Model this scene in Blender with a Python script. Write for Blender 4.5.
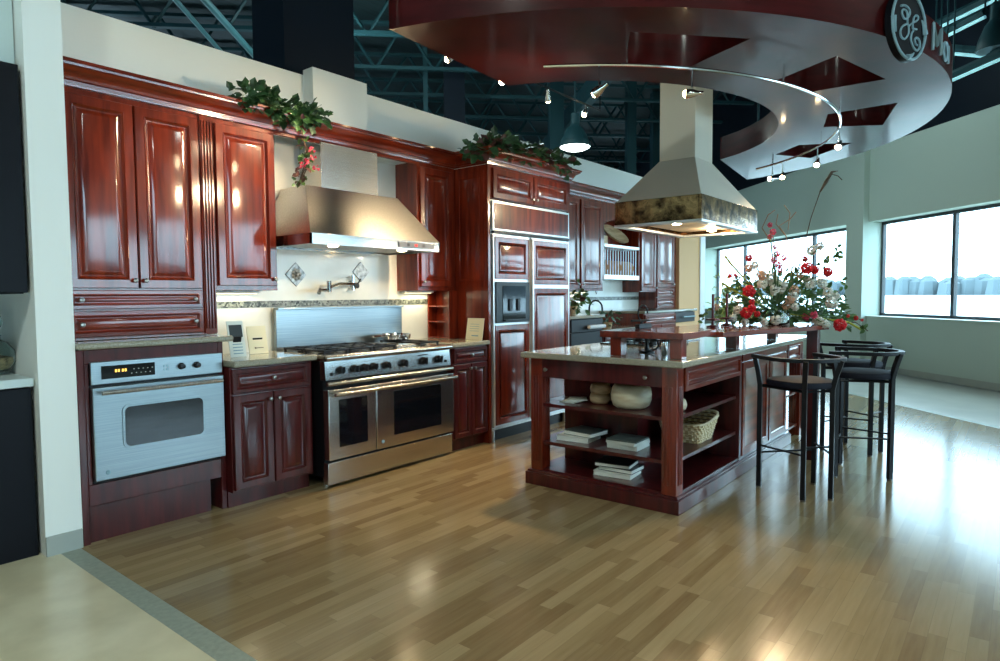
import bpy, bmesh, math, random
from mathutils import Vector, Matrix, Euler
random.seed(7)
PI = math.pi
C = bpy.context.scene.collection
for o in list(bpy.data.objects): bpy.data.objects.remove(o, do_unlink=True)

# ------------------------------------------------------------------ camera
YAW, PIT, ROL, H, F = .6782, .0543, -.0067, 1.302, 649.8
fw = Vector((math.cos(YAW)*math.cos(PIT), math.sin(YAW)*math.cos(PIT), -math.sin(PIT)))
r0 = Vector((math.sin(YAW), -math.cos(YAW), 0)); u0 = r0.cross(fw)
rr = r0*math.cos(ROL)+u0*math.sin(ROL); uu = -r0*math.sin(ROL)+u0*math.cos(ROL)
cam = bpy.data.cameras.new('camera'); co = bpy.data.objects.new('camera', cam); C.objects.link(co)
co.matrix_world = Matrix(((rr.x, uu.x, -fw.x, 0), (rr.y, uu.y, -fw.y, 0), (rr.z, uu.z, -fw.z, H), (0, 0, 0, 1)))
cam.sensor_width = 36; cam.lens = F/1000*36; cam.clip_start = .05; cam.clip_end = 300
bpy.context.scene.camera = co
# ------------------------------------------------------------------ world and exposure
sc = bpy.context.scene
sc.view_settings.view_transform = 'Standard'; sc.view_settings.look = 'None'
sc.view_settings.exposure = 0.04; sc.view_settings.gamma = 1; sc.view_settings.use_curve_mapping = False
w = bpy.data.worlds.new('sky'); sc.world = w; w.use_nodes = True
bg = w.node_tree.nodes['Background']; bg.inputs[0].default_value = (.52, .82, 1, 1); bg.inputs[1].default_value = 9
# portals at the windows and the hall lamps follow the structure they hang in (function lamp())
HB_FILL_POWER = 78        # high-bay fill lamps added out of view
SPOT_POWER = 110      # warm halogen spots

# ------------------------------------------------------------------ materials
MT = {}
def mat(name, col, rough=.5, metal=0, coat=0, coatr=.05, emis=None, es=0, spec=.5, trans=0, alpha=1, ior=1.5, cior=1.5):
    m = bpy.data.materials.new(name); m.use_nodes = True; b = m.node_tree.nodes['Principled BSDF']
    b.inputs['Base Color'].default_value = (*col, 1); b.inputs['Roughness'].default_value = rough
    b.inputs['Metallic'].default_value = metal; b.inputs['Coat Weight'].default_value = coat
    b.inputs['Coat Roughness'].default_value = coatr; b.inputs['Specular IOR Level'].default_value = spec
    b.inputs['Transmission Weight'].default_value = trans; b.inputs['Coat IOR'].default_value = cior; b.inputs['IOR'].default_value = ior
    if emis: b.inputs['Emission Color'].default_value = (*emis, 1); b.inputs['Emission Strength'].default_value = es
    MT[name] = m; return m
def N(m, t, **k):
    n = m.node_tree.nodes.new(t)
    for a, v in k.items(): setattr(n, a, v)
    return n
def L(m, a, b): m.node_tree.links.new(a, b)
def noise_col(m, c1, c2, scale=(1, 1, 1), ns=5, det=4, lo=.35, hi=.65, bump=0, coord='Object', rot=(0,0,0)):
    b = m.node_tree.nodes['Principled BSDF']
    tc = N(m, 'ShaderNodeTexCoord'); mp = N(m, 'ShaderNodeMapping'); mp.inputs['Scale'].default_value = scale
    mp.inputs['Rotation'].default_value = rot
    no = N(m, 'ShaderNodeTexNoise'); no.inputs['Scale'].default_value = ns; no.inputs['Detail'].default_value = det
    cr = N(m, 'ShaderNodeValToRGB'); cr.color_ramp.elements[0].position = lo; cr.color_ramp.elements[1].position = hi
    cr.color_ramp.elements[0].color = (*c1, 1); cr.color_ramp.elements[1].color = (*c2, 1)
    L(m, tc.outputs[coord], mp.inputs[0]); L(m, mp.outputs[0], no.inputs['Vector']); L(m, no.outputs[0], cr.inputs[0])
    L(m, cr.outputs[0], b.inputs['Base Color'])
    if bump:
        bp = N(m, 'ShaderNodeBump'); bp.inputs['Strength'].default_value = bump; bp.inputs['Distance'].default_value = .01
        L(m, no.outputs[0], bp.inputs['Height']); L(m, bp.outputs[0], b.inputs['Normal'])
    return m
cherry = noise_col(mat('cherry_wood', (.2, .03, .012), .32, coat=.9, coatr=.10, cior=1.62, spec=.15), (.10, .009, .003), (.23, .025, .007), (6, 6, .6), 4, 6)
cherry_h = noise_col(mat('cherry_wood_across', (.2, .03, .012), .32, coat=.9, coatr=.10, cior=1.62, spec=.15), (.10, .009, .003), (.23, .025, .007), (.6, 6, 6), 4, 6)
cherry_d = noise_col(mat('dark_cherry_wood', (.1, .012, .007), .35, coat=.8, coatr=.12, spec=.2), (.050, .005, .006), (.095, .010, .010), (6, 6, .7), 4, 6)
lam = noise_col(mat('ring_laminate', (.1, .012, .007), .4, coat=.32, coatr=.10, spec=.1), (.035, .003, .003), (.062, .005, .005), (.6, .6, 3), 6, 5)
steel = noise_col(mat('brushed_steel', (.6, .6, .6), .24, 1), (.56, .55, .52), (.70, .69, .66), (.5, 30, 60), 6, 2)
steel_v = noise_col(mat('satin_steel', (.6, .6, .6), .3, 1), (.60, .59, .55), (.74, .73, .69), (30, 30, .5), 6, 2)
steel_o = noise_col(mat('oven_steel', (.4, .4, .4), .3, 1), (.27, .32, .345), (.34, .39, .41), (.5, 30, 60), 6, 2)
steel_m = noise_col(mat('mid_steel', (.4, .4, .4), .22, 1), (.36, .38, .38), (.46, .48, .48), (.5, 30, 60), 6, 2)
chrome = mat('chrome', (.8, .8, .8), .1, 1)
nickel = mat('satin_nickel', (.30, .27, .23), .28, 1)
granite = noise_col(mat('granite', (.3, .26, .18), .16, coat=.5), (.26, .24, .18), (.44, .41, .32), (1, 1, 1), 130, 3, .3, .7)
whitetile = noise_col(mat('white_wall_tile', (.75, .75, .68), .2, coat=.3), (.66, .68, .62), (.80, .80, .74), (1, 1, 1), 3, 3)
mosaic = mat('mosaic_tile', (.3, .3, .28), .3)
b = mosaic.node_tree.nodes['Principled BSDF']; tc = N(mosaic, 'ShaderNodeTexCoord'); vo = N(mosaic, 'ShaderNodeTexVoronoi'); vo.inputs['Scale'].default_value = 70
cr = N(mosaic, 'ShaderNodeValToRGB'); cr.color_ramp.elements[0].position = .2; cr.color_ramp.elements[0].color = (.015, .02, .018, 1); cr.color_ramp.elements[1].color = (.34, .36, .30, 1)
L(mosaic, tc.outputs['Object'], vo.inputs['Vector']); L(mosaic, vo.outputs['Color'], cr.inputs[0]); L(mosaic, cr.outputs[0], b.inputs['Base Color'])
wallp = mat('white_wall_paint', (.80, .83, .79), .7)
colp = mat('column_paint', (.90, .92, .88), .7)
greenp = mat('pale_green_wall_paint', (.50, .60, .54), .7)
basep = mat('grey_vinyl_base', (.38, .41, .38), .5)
tanp = mat('tan_wall_paint', (.78, .46, .22), .7)
hoodp = mat('cream_hood_plaster', (.66, .61, .50), .7)
black = mat('black_metal', (.006, .007, .010), .4, spec=.3)
blackp = mat('black_plastic', (.008, .008, .010), .35, spec=.3)
bglass = mat('black_oven_glass', (.006, .007, .01), .06, spec=.6)
darkcab = mat('black_lacquer_cabinet', (.004, .004, .007), .4, spec=.15)
dkblue = mat('dark_teal_steel_paint', (.012, .05, .06), .55, spec=.3)
dkcol = mat('navy_column_paint', (.004, .009, .017), .6, spec=.2)
deckm = noise_col(mat('corrugated_deck', (.02, .06, .07), .6), (.003, .011, .013), (.007, .024, .028), (1, 14, 1), 1.5, 1)
padm = mat('black_seat_vinyl', (.008, .009, .018), .65, spec=.25)
snow = mat('snow_ground', (.9, .93, .95), .8)
farhaze = mat('pale_hedge', (.075, .10, .11), .9)
frame_m = mat('bronze_window_frame', (.05, .06, .07), .4)
white = mat('white_enamel', (.78, .80, .80), .4)
paper = mat('paper_pages', (.90, .90, .82), .8)
papg = mat('greenish_paper', (.74, .78, .72), .8)
cardm = mat('cream_card', (.80, .74, .52), .7)
bookd = mat('dark_book_cover', (.02, .025, .025), .4)
bookg = mat('grey_green_book_cover', (.10, .13, .12), .4)
cream_w = noise_col(mat('pale_turned_wood', (.6, .5, .33), .45), (.68, .56, .36), (.86, .78, .58), (3, 3, 12), 3, 4)
tan_w = noise_col(mat('tan_turned_wood', (.5, .33, .18), .45), (.52, .34, .18), (.74, .54, .32), (3, 3, 12), 3, 4)
copper = noise_col(mat('mottled_copper', (.2, .1, .03), .16, .9), (.045, .022, .010), (.50, .30, .13), (1, 1, 1), 13, 6, .38, .74, bump=.2)
redp = mat('red_petals', (.80, .02, .03), .6)
pinkp = mat('pink_petals', (.85, .08, .16), .6)
whitep = mat('white_petals', (.86, .84, .74), .6)
peach = mat('peach_petals', (.75, .45, .28), .6)
leafm = noise_col(mat('green_leaves', (.03, .09, .02), .45), (.035, .10, .03), (.11, .22, .06), (1, 1, 1), 9, 2)
leafd = noise_col(mat('ivy_leaves', (.03, .09, .02), .4), (.014, .045, .018), (.045, .12, .04), (1, 1, 1), 14, 2)
leafr = noise_col(mat('bronze_leaves', (.1, .03, .03), .45), (.06, .015, .018), (.13, .05, .035), (1, 1, 1), 14, 2)
leafy = mat('yellow_green_leaves', (.42, .42, .05), .5)
stemm = mat('brown_stem', (.09, .05, .025), .7)
willow = mat('pale_twig', (.45, .25, .14), .7)
glow_w = mat('warm_bulb', (1, .8, .5), .5, emis=(1, .72, .40), es=55)
glow_c = mat('lamp_disc', (1, 1, 1), .5, emis=(.9, 1, .95), es=9)
tube_m = mat('fluorescent_tube', (.6, 1, 1), .5, emis=(.30, .72, .90), es=.34)
led = mat('amber_digits', (1, .6, .1), .5, emis=(1, .55, .1), es=1.2)
redled = mat('red_switch', (.7, .02, .02), .5)
jarg = mat('jar_glass', (.85, .95, .92), .05, trans=1, ior=1.45)
potp = noise_col(mat('potpourri', (.4, .25, .1), .8), (.15, .10, .04), (.55, .38, .2), (1, 1, 1), 40, 2)
logo_s = mat('sign_blue_grey', (.22, .36, .42), .4)
logo_b = mat('sign_black', (.004, .005, .008), .5, spec=.15)
wick = mat('wicker', (.62, .47, .26), .7)
b = wick.node_tree.nodes['Principled BSDF']; tc = N(wick, 'ShaderNodeTexCoord'); wv = N(wick, 'ShaderNodeTexChecker'); wv.inputs['Scale'].default_value = 46
wv.inputs['Color1'].default_value = (.86, .74, .50, 1); wv.inputs['Color2'].default_value = (.55, .40, .20, 1)
L(wick, tc.outputs['Object'], wv.inputs['Vector']); L(wick, wv.outputs[0], b.inputs['Base Color'])
# window glass: clear with a fresnel reflection
gm = bpy.data.materials.new('window_glass'); gm.use_nodes = True; nt = gm.node_tree; nt.nodes.remove(nt.nodes['Principled BSDF'])
tr = N(gm, 'ShaderNodeBsdfTransparent'); gl = N(gm, 'ShaderNodeBsdfGlossy'); gl.inputs['Roughness'].default_value = .02
lw = N(gm, 'ShaderNodeLayerWeight'); lw.inputs['Blend'].default_value = .5
pw = N(gm, 'ShaderNodeMath', operation='POWER'); pw.inputs[1].default_value = 5; L(gm, lw.outputs['Facing'], pw.inputs[0])
fr = N(gm, 'ShaderNodeMath', operation='MULTIPLY_ADD'); fr.inputs[1].default_value = .9; fr.inputs[2].default_value = .03; L(gm, pw.outputs[0], fr.inputs[0])
mx = N(gm, 'ShaderNodeMixShader')
L(gm, fr.outputs[0], mx.inputs[0]); L(gm, tr.outputs[0], mx.inputs[1]); L(gm, gl.outputs[0], mx.inputs[2]); L(gm, mx.outputs[0], nt.nodes['Material Output'].inputs[0])
# plank floor
def plank_mat():
    m = mat('wood_plank_floor', (.4, .3, .17), .17, coat=0, spec=.48); b = m.node_tree.nodes['Principled BSDF']
    def math_(op, a, bb=None, c=None):
        n = N(m, 'ShaderNodeMath', operation=op)
        for i, v in enumerate((a, bb, c)):
            if v is None: continue
            if isinstance(v, (int, float)): n.inputs[i].default_value = v
            else: L(m, v, n.inputs[i])
        return n.outputs[0]
    tc = N(m, 'ShaderNodeTexCoord'); sx = N(m, 'ShaderNodeSeparateXYZ'); L(m, tc.outputs['Object'], sx.inputs[0])
    X, Y = sx.outputs[0], sx.outputs[1]; PW, PL = .062, .58
    row = math_('FLOOR', math_('DIVIDE', Y, PW))
    wn = N(m, 'ShaderNodeTexWhiteNoise', noise_dimensions='1D'); L(m, row, wn.inputs['W'])
    xs = math_('DIVIDE', math_('ADD', X, math_('MULTIPLY', wn.outputs['Value'], 7.3)), PL)
    colx = math_('FLOOR', xs)
    cv = N(m, 'ShaderNodeCombineXYZ'); L(m, row, cv.inputs[0]); L(m, colx, cv.inputs[1])
    w2 = N(m, 'ShaderNodeTexWhiteNoise', noise_dimensions='2D'); L(m, cv.outputs[0], w2.inputs['Vector'])
    mp = N(m, 'ShaderNodeMapping'); mp.inputs['Scale'].default_value = (1.3, 16, 1); L(m, tc.outputs['Object'], mp.inputs[0])
    ad = N(m, 'ShaderNodeVectorMath', operation='ADD'); L(m, mp.outputs[0], ad.inputs[0])
    sc_ = N(m, 'ShaderNodeVectorMath', operation='SCALE'); L(m, w2.outputs['Color'], sc_.inputs[0]); sc_.inputs['Scale'].default_value = 20; L(m, sc_.outputs[0], ad.inputs[1])
    no = N(m, 'ShaderNodeTexNoise'); no.inputs['Scale'].default_value = 3.5; no.inputs['Detail'].default_value = 5; L(m, ad.outputs[0], no.inputs['Vector'])
    t = math_('ADD', math_('MULTIPLY', w2.outputs['Value'], .62), math_('MULTIPLY', no.outputs[0], .55))
    cr = N(m, 'ShaderNodeValToRGB'); e = cr.color_ramp.elements
    e[0].position = .12; e[0].color = (.185, .12, .055, 1); e[1].position = .95; e[1].color = (.345, .262, .14, 1)
    k = cr.color_ramp.elements.new(.5); k.color = (.265, .19, .095, 1)
    L(m, t, cr.inputs[0])
    fy = math_('FRACT', math_('DIVIDE', Y, PW)); fx = math_('FRACT', xs)
    gap = math_('MAXIMUM', math_('LESS_THAN', fy, .025), math_('LESS_THAN', fx, .004))
    mxn = N(m, 'ShaderNodeMix', data_type='RGBA'); L(m, math_('MULTIPLY', gap, .35), mxn.inputs['Factor']); L(m, cr.outputs[0], mxn.inputs['A']); mxn.inputs['B'].default_value = (.10, .07, .04, 1)
    L(m, mxn.outputs['Result'], b.inputs['Base Color'])
    return m
plank = plank_mat()
tilef = noise_col(mat('beige_stone_floor', (.5, .46, .34), .3, coat=.3, coatr=.15), (.60, .54, .36), (.74, .68, .48), (1, 1, 1), 4, 6)
tileg = noise_col(mat('grey_stone_floor', (.5, .5, .45), .28, coat=.3, coatr=.15), (.42, .42, .36), (.50, .49, .42), (1, 1, 1), 2.5, 5)
bordm = noise_col(mat('grey_border_floor', (.22, .25, .21), .4), (.26, .30, .25), (.33, .37, .31), (1, 1, 1), 40, 3)

# ------------------------------------------------------------------ helpers
WM = {}
def tag(o, label=None, cat=None, group=None, kind=None):
    if label: o['label'] = label
    if cat: o['category'] = cat
    if group: o['group'] = group
    if kind: o['kind'] = kind
    return o
def thing(name, loc, label, cat, group=None, rz=0):
    o = bpy.data.objects.new(name, None); o.empty_display_size = .1; C.objects.link(o); o.location = loc; o.rotation_euler = (0, 0, rz)
    WM[o.name] = Matrix.Translation(loc) @ Matrix.Rotation(rz, 4, 'Z')
    return tag(o, label, cat, group)
def rotx(p, c): return p
class MB:
    def __init__(s, M=None): s.v = []; s.f = []; s.M = M
    def add(s, vs, fs):
        n = len(s.v)
        for v in vs:
            v = Vector(v); s.v.append(s.M @ v if s.M else v)
        s.f += [[i+n for i in f] for f in fs]; return s
    def box(s, x0, y0, z0, x1, y1, z1):
        x0, x1 = sorted((x0, x1)); y0, y1 = sorted((y0, y1)); z0, z1 = sorted((z0, z1))
        return s.add([(x, y, z) for z in (z0, z1) for y in (y0, y1) for x in (x0, x1)],
                     [(0, 2, 3, 1), (4, 5, 7, 6), (0, 1, 5, 4), (2, 6, 7, 3), (0, 4, 6, 2), (1, 3, 7, 5)])
    def prism(s, pts, z0, z1):
        n = len(pts); a = sum(pts[i][0]*pts[(i+1) % n][1]-pts[(i+1) % n][0]*pts[i][1] for i in range(n))
        if a < 0: pts = pts[::-1]
        return s.add([(x, y, z0) for x, y in pts]+[(x, y, z1) for x, y in pts],
                     [list(range(n))[::-1], list(range(n, 2*n))]+[(i, (i+1) % n, n+(i+1) % n, n+i) for i in range(n)])
    def hexa(s, p):   # 8 points: bottom 4 ccw, top 4 ccw
        return s.add(p, [(3, 2, 1, 0), (4, 5, 6, 7), (0, 1, 5, 4), (1, 2, 6, 5), (2, 3, 7, 6), (3, 0, 4, 7)])
    def lathe(s, c, prof, n=20, ax='z'):
        c = Vector(c); vs = []; fs = []
        for r, h in prof:
            for i in range(n):
                a = 2*PI*i/n; p = (r*math.cos(a), r*math.sin(a), h)
                if ax == 'y': p = (p[0], h, p[1])
                if ax == 'x': p = (h, p[0], p[1])
                vs.append(c+Vector(p))
        for j in range(len(prof)-1):
            for i in range(n): fs.append((j*n+i, j*n+(i+1) % n, (j+1)*n+(i+1) % n, (j+1)*n+i))
        fs.append(list(range(n))[::-1]); m = (len(prof)-1)*n; fs.append([m+i for i in range(n)])
        return s.add(vs, fs)
    def tube(s, pts, r, n=8, closed=False):
        pts = [Vector(p) for p in pts]; m = len(pts); vs = []; fs = []; up = Vector((0, 0, 1)); prev = None
        for i, p in enumerate(pts):
            if closed: d = pts[(i+1) % m]-pts[i-1]
            else: d = pts[min(i+1, m-1)]-pts[max(i-1, 0)]
            d.normalize()
            if prev is None:
                a = d.cross(up) if abs(d.z) < .95 else d.cross(Vector((1, 0, 0)))
            else: a = prev-d*prev.dot(d)
            a.normalize(); prev = a; b_ = d.cross(a)
            rad = r[i] if isinstance(r, (list, tuple)) else r
            for k in range(n):
                t = 2*PI*k/n; vs.append(p+a*rad*math.cos(t)+b_*rad*math.sin(t))
        for i in range(m if closed else m-1):
            j = (i+1) % m
            for k in range(n): fs.append((i*n+k, i*n+(k+1) % n, j*n+(k+1) % n, j*n+k))
        if not closed: fs += [list(range(n))[::-1], [(m-1)*n+k for k in range(n)]]
        return s.add(vs, fs)
    def cyl(s, a, b_, r, n=12): return s.tube([a, b_], r, n)
    def rects(s, x0, x1, z0, z1, prof, y=0, back=None):
        """concentric rectangles facing -y; prof = [(inset, outward)] """
        vs = []; fs = []
        for i, (ins, out) in enumerate(prof):
            vs += [(x0+ins, y-out, z0+ins), (x1-ins, y-out, z0+ins), (x1-ins, y-out, z1-ins), (x0+ins, y-out, z1-ins)]
        for i in range(len(prof)-1):
            a = i*4
            for k in range(4): fs.append((a+k, a+(k+1) % 4, a+4+(k+1) % 4, a+4+k))
        e = (len(prof)-1)*4; fs.append((e, e+1, e+2, e+3)); fs.append((3, 2, 1, 0))
        return s.add(vs, fs)
    def extrude_path(s, path, prof):
        """profile (out, z) swept along an open xy path; out = to the right of the path"""
        vs = []; fs = []; n = len(prof); P = [Vector((p[0], p[1])) for p in path]
        for i, p in enumerate(P):
            d1 = (P[i]-P[i-1]).normalized() if i else None; d2 = (P[i+1]-P[i]).normalized() if i < len(P)-1 else None
            n1 = Vector((d1.y, -d1.x)) if d1 else None; n2 = Vector((d2.y, -d2.x)) if d2 else None
            if n1 and n2: nn = (n1+n2).normalized(); nn = nn/max(.3, nn.dot(n1))
            else: nn = n1 or n2
            for o, z in prof: vs.append((p.x+nn.x*o, p.y+nn.y*o, z))
        for i in range(len(P)-1):
            for k in range(n): fs.append((i*n+k, (i+1)*n+k, (i+1)*n+(k+1) % n, i*n+(k+1) % n))
        fs += [list(range(n)), [(len(P)-1)*n+k for k in range(n)][::-1]]
        return s.add(vs, fs)
    def build(s, name, m, parent=None, bev=0, smooth=True, ang=35, label=None, loc=None, rz=0):
        me = bpy.data.meshes.new(name)
        if parent is not None: W = WM[parent.name]
        else:
            if loc is None:
                xs = [v.x for v in s.v]; ys = [v.y for v in s.v]; zs = [v.z for v in s.v]
                loc = ((min(xs)+max(xs))/2, (min(ys)+max(ys))/2, min(zs))
            W = Matrix.Translation(loc) @ Matrix.Rotation(rz, 4, 'Z')
        I = W.inverted(); me.from_pydata([I @ v for v in s.v], [], s.f)
        bm = bmesh.new(); bm.from_mesh(me); bmesh.ops.recalc_face_normals(bm, faces=bm.faces); bm.to_mesh(me); bm.free()
        if smooth:
            me.polygons.foreach_set('use_smooth', [True]*len(me.polygons)); me.set_sharp_from_angle(angle=math.radians(ang))
        me.materials.append(m)
        o = bpy.data.objects.new(name, me); C.objects.link(o)
        if parent is not None: o.parent = parent
        else: o.location = loc; o.rotation_euler = (0, 0, rz)
        WM[o.name] = W
        if bev:
            md = o.modifiers.new('bevel', 'BEVEL'); md.width = bev; md.segments = 2; md.limit_method = 'ANGLE'; md.angle_limit = math.radians(40)
        if label: o['label'] = label
        return o
def Box(*a, M=None): return MB(M).box(*a)
def struct(o): o['kind'] = 'structure'; return o
def copy_tree(o, parent=None):
    c = o.copy(); C.objects.link(c); WM[c.name] = WM[o.name]
    if parent is not None: c.parent = parent
    for ch in list(o.children): copy_tree(ch, c)
    return c

DOORP = [(0, 0), (0, .016), (.004, .021), (.048, .021), (.053, .024), (.060, .019), (.066, .010), (.074, .009), (.098, .019), (.104, .020)]
DRAWP = [(0, 0), (0, .016), (.004, .021), (.022, .021), (.026, .023), (.031, .015), (.036, .010), (.040, .010), (.052, .018), (.056, .019)]
FLAT = [(0, 0), (0, .016), (.004, .021), (.05, .021), (.055, .014), (.06, .012)]
def knob(p, x, y, z, m=nickel, d=(0, -1, 0), r=.014):
    mb = MB(); a = Vector((x, y, z)); d = Vector(d)
    mb.tube([a, a+d*.012, a+d*.014, a+d*.022, a+d*.028, a+d*.030], [r*.45, r*.4, r*.8, r, r*.8, r*.2], 12)
    return mb.build('knob', m, p)
def door(p, x0, x1, z0, z1, y, knobs=(), m=cherry, prof=DOORP, name='door', M=None):
    sc_ = min(1, (x1-x0)/.3, (z1-z0)/.16 if prof is not DRAWP else 9)
    pr = [(a*sc_ if a > .005 else a, b_) for a, b_ in prof]
    o = MB(M).rects(x0, x1, z0, z1, pr, y).build(name, m, p, ang=25)
    for kx, kz in knobs:
        a = Vector((kx, y-.02, kz)); d = Vector((0, -1, 0))
        if M: a = M @ a; d = M.to_3x3() @ d
        knob(o, a.x, a.y, a.z, d=d)
    return o
def leafmesh(mb, p, d, nrm, size, kind='oval'):
    p = Vector(p); d = Vector(d).normalized(); nrm = Vector(nrm); s_ = d.cross(nrm)
    if s_.length < 1e-4: s_ = d.cross(Vector((1, .3, .2)))
    s_.normalize(); n = s_.cross(d)
    if kind == 'ivy': pts = [(0, 0, 0), (.12, .42, .05), (.35, .28, .04), (.62, .34, .02), (1, 0, -.12), (.62, -.34, .02), (.35, -.28, .04), (.12, -.42, .05)]
    elif kind == 'long': pts = [(0, 0, 0), (.3, .10, .03), (.7, .09, .03), (1, 0, -.15), (.7, -.09, .03), (.3, -.10, .03)]
    else: pts = [(0, 0, 0), (.25, .24, .06), (.6, .26, .06), (1, 0, -.1), (.6, -.26, .06), (.25, -.24, .06)]
    m = len(pts); vs = [p+d*a*size+s_*b_*size+n*c*size for a, b_, c in pts]; vs.append(p+d*.45*size-n*.03*size)
    mb.add(vs, [(i, (i+1) % m, m) for i in range(m)])
def rnd(a=1): return Vector((random.uniform(-a, a), random.uniform(-a, a), random.uniform(-a, a)))

# ================================================================== STRUCTURE
S2 = math.sqrt(.5)
BM = Matrix.Rotation(PI/4, 4, 'Z')                    # building grid (45 degrees to the kitchen)
WR = Matrix.Translation((11.27, .79, 0)) @ BM          # right wall frame: x along the wall, +y into the room
def poly(name, pts, z0, z1, m): return struct(MB().prism(pts, z0, z1).build(name, m, smooth=False, loc=(0, 0, 0)))
poly('floor', [(-9, -13), (26, -13), (26, 22), (-9, 22)], -.3, -.012, tileg)
poly('floor', [(1.21, -6.39), (12.0, 4.4), (1.21, 4.4)], -.012, 0, plank)
poly('floor', [(-6, -8), (1.12, -8), (1.12, 4.4), (-6, 4.4)], -.012, .0, tilef)
poly('trim_1', [(1.12, -8), (1.21, -8), (1.21, 4.4), (1.12, 4.4)], -.012, .001, bordm)
q = 7.6
poly('trim_2', [(1.21, 1.21-q), (1.32, 1.21-q), (12.1, 4.4), (12.0, 4.4)], -.012, .001, bordm)
poly('floor', [(1.33, 1.21-q), (7.5, -3), (15.5, 5), (12.12, 4.4)], -.012, 0., tileg) if False else None

# kitchen back wall
TOP = 2.965
struct(Box(1.22, 4.27, 0, 10.6, 4.45, TOP).build('wall_back', wallp, smooth=False))
struct(Box(2.96, 4.15, 2.53, 3.47, 4.27, 3.0).build('trim_3', wallp, smooth=False))       # boxed column face above the cabinets
col = Box(2.93, 4.46, 0, 3.6, 4.9, 6.5).build('building_column', dkcol); tag(col, 'wide dark navy building column rising behind the white wall above the steel range hood', 'column')
# left pier and alcove
struct(Box(1.06, 3.80, 0, 1.226, 4.5, 3.6).build('wall_left_pier', colp, smooth=False)).name = 'wall_left'
struct(Box(1.06, 3.788, 0, 1.222, 3.80, .10).build('baseboard_left', basep, smooth=False))
struct(Box(-6, 3.92, 2.44, 1.055, 4.5, 3.6).build('wall_back', mat('pale_blue_wall_paint', (.58, .70, .70), .7), smooth=False))
struct(Box(-6, 4.45, 0, 1.055, 4.55, 2.44).build('wall_back', wallp, smooth=False))
# right wall in its own frame: left part stands .1 proud
mb = MB(WR)
W0, W1 = .905, 2.50
mb.box(-13, -.3, 0, 1.83, 0, W0); mb.box(-13, -.3, W1, 1.83, 0, 3.74); mb.box(-13, -.3, W0, -11, 0, W1)
mb.box(1.83, -.3, 0, 2.28, .1, 3.74); mb.box(2.28, -.3, 0, 8.19, .1, W0); mb.box(2.28, -.3, W1, 8.19, .1, 3.74); mb.box(8.19, -.3, 0, 15, .1, 3.74)
struct(mb.build('wall_right', greenp, smooth=False))
struct(MB(WR).box(-13, 0, 0, 1.83, .012, .10).build('baseboard_right', basep, smooth=False))
struct(MB(WR).box(1.83, .1, 0, 15, .112, .10).build('baseboard_right', basep, smooth=False))
def window(name, s0, s1, mull):
    fr_ = MB(WR)
    d0, d1 = -.30, -.24
    fr_.box(s0, d0, W0, s1, d1, W0+.05); fr_.box(s0, d0, W1-.05, s1, d1, W1); fr_.box(s0, d0, W0, s0+.045, d1, W1); fr_.box(s1-.045, d0, W0, s1, d1, W1)
    for x in mull: fr_.box(x-.03, d0, W0, x+.03, d1, W1)
    o = struct(fr_.build(name, frame_m, smooth=False))
    WM[o.name] = WM[o.name]
    MB(WR).box(s0, -.275, W0, s1, -.270, W1).build('pane', gm, o, smooth=False)
    MB(WR).box(s0, -.24, W0-.004, s1, .02, W0+.004).build('window_sill', wallp, o, smooth=False)
    return o
window('window_1', -11, 1.83, [.29, -1.25, -2.8, -4.35, -5.9, -7.5, -9.1])
window('window_2', 2.28, 8.19, [3.81, 6.69])
# upper wall and deck, in building axes  (u forward, v left)
VW = -7.41
def bpt(u, v, z): return BM @ Vector((u, v, z))
DK = 6.5
struct(MB(BM).box(-9, VW-.3, 3.74, 26, VW-.28, DK).build('wall_right', dkcol, smooth=False))
struct(MB(BM).box(-9, VW-.3, DK, 26, 18, DK+.15).build('ceiling', deckm, smooth=False))
struct(MB(BM).box(26, VW-.3, 0, 26.2, 18, DK).build('wall_far', dkcol, smooth=False))
struct(MB(BM).box(-9, 18, 0, 26, 18.2, DK).build('wall_left', dkcol, smooth=False))
struct(MB(BM).box(-9.2, VW-.3, 0, -9, 18, DK).build('wall_front', dkcol, smooth=False))
# outside
struct(MB(BM).box(-40, -70, -.8, 90, VW-.35, -.5).build('ground', snow, smooth=False)).name = 'floor_outside'
struct(MB(BM).prism([(-30, -47), (100, -47), (100, -50.5), (-30, -50.5)], -.5, 1.0).build('ground', snow, smooth=False)).name = 'floor_snowbank'
mb = MB()
for i in range(150):
    u = -5+i*.75+random.uniform(-.3, .3); h = random.uniform(2.9, 3.6)
    p = bpt(u, -52+random.uniform(-2, 2), -.5)
    mb.lathe(p, [(.9, 0), (1.0, h*.5), (.8, h*.9), (.3, h)], 7)
o = mb.build('hedge', farhaze); tag(o, 'pale frosted hedge line far outside the right windows', 'hedge', kind='stuff')
# parked car outside
def car(u, v):
    t = thing('car', bpt(u, v, -.5), 'pale blue car parked on snow outside the right-hand window', 'car', rz=PI/4)
    M = WM[t.name]
    mb = MB(M)
    side = [(-2.1, .35), (-2.15, .75), (-1.5, .9), (-.9, 1.35), (.6, 1.38), (1.3, .95), (2.0, .85), (2.15, .4)]
    n = len(side); mb.add([(x, -.8, z) for x, z in side]+[(x, .8, z) for x, z in side], [list(range(n)), list(range(n, 2*n))[::-1]]+[(i, (i+1) % n, n+(i+1) % n, n+i) for i in range(n)])
    mb.build('body', mat('car_paint', (.04, .06, .075), .3, coat=.2), t, bev=.05)
    g = MB(M); g.box(-.8, -.83, .95, .5, .83, 1.28); g.build('side_window', bglass, t)
    for x in (-1.35, 1.35):
        for y in (-.72, .72): MB(M).lathe((x, y-.1, .32), [(.0, 0), (.32, 0), (.32, .2), (0, .2)], 16, 'y').build('wheel', blackp, t)
car(26.0, -31)

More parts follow.
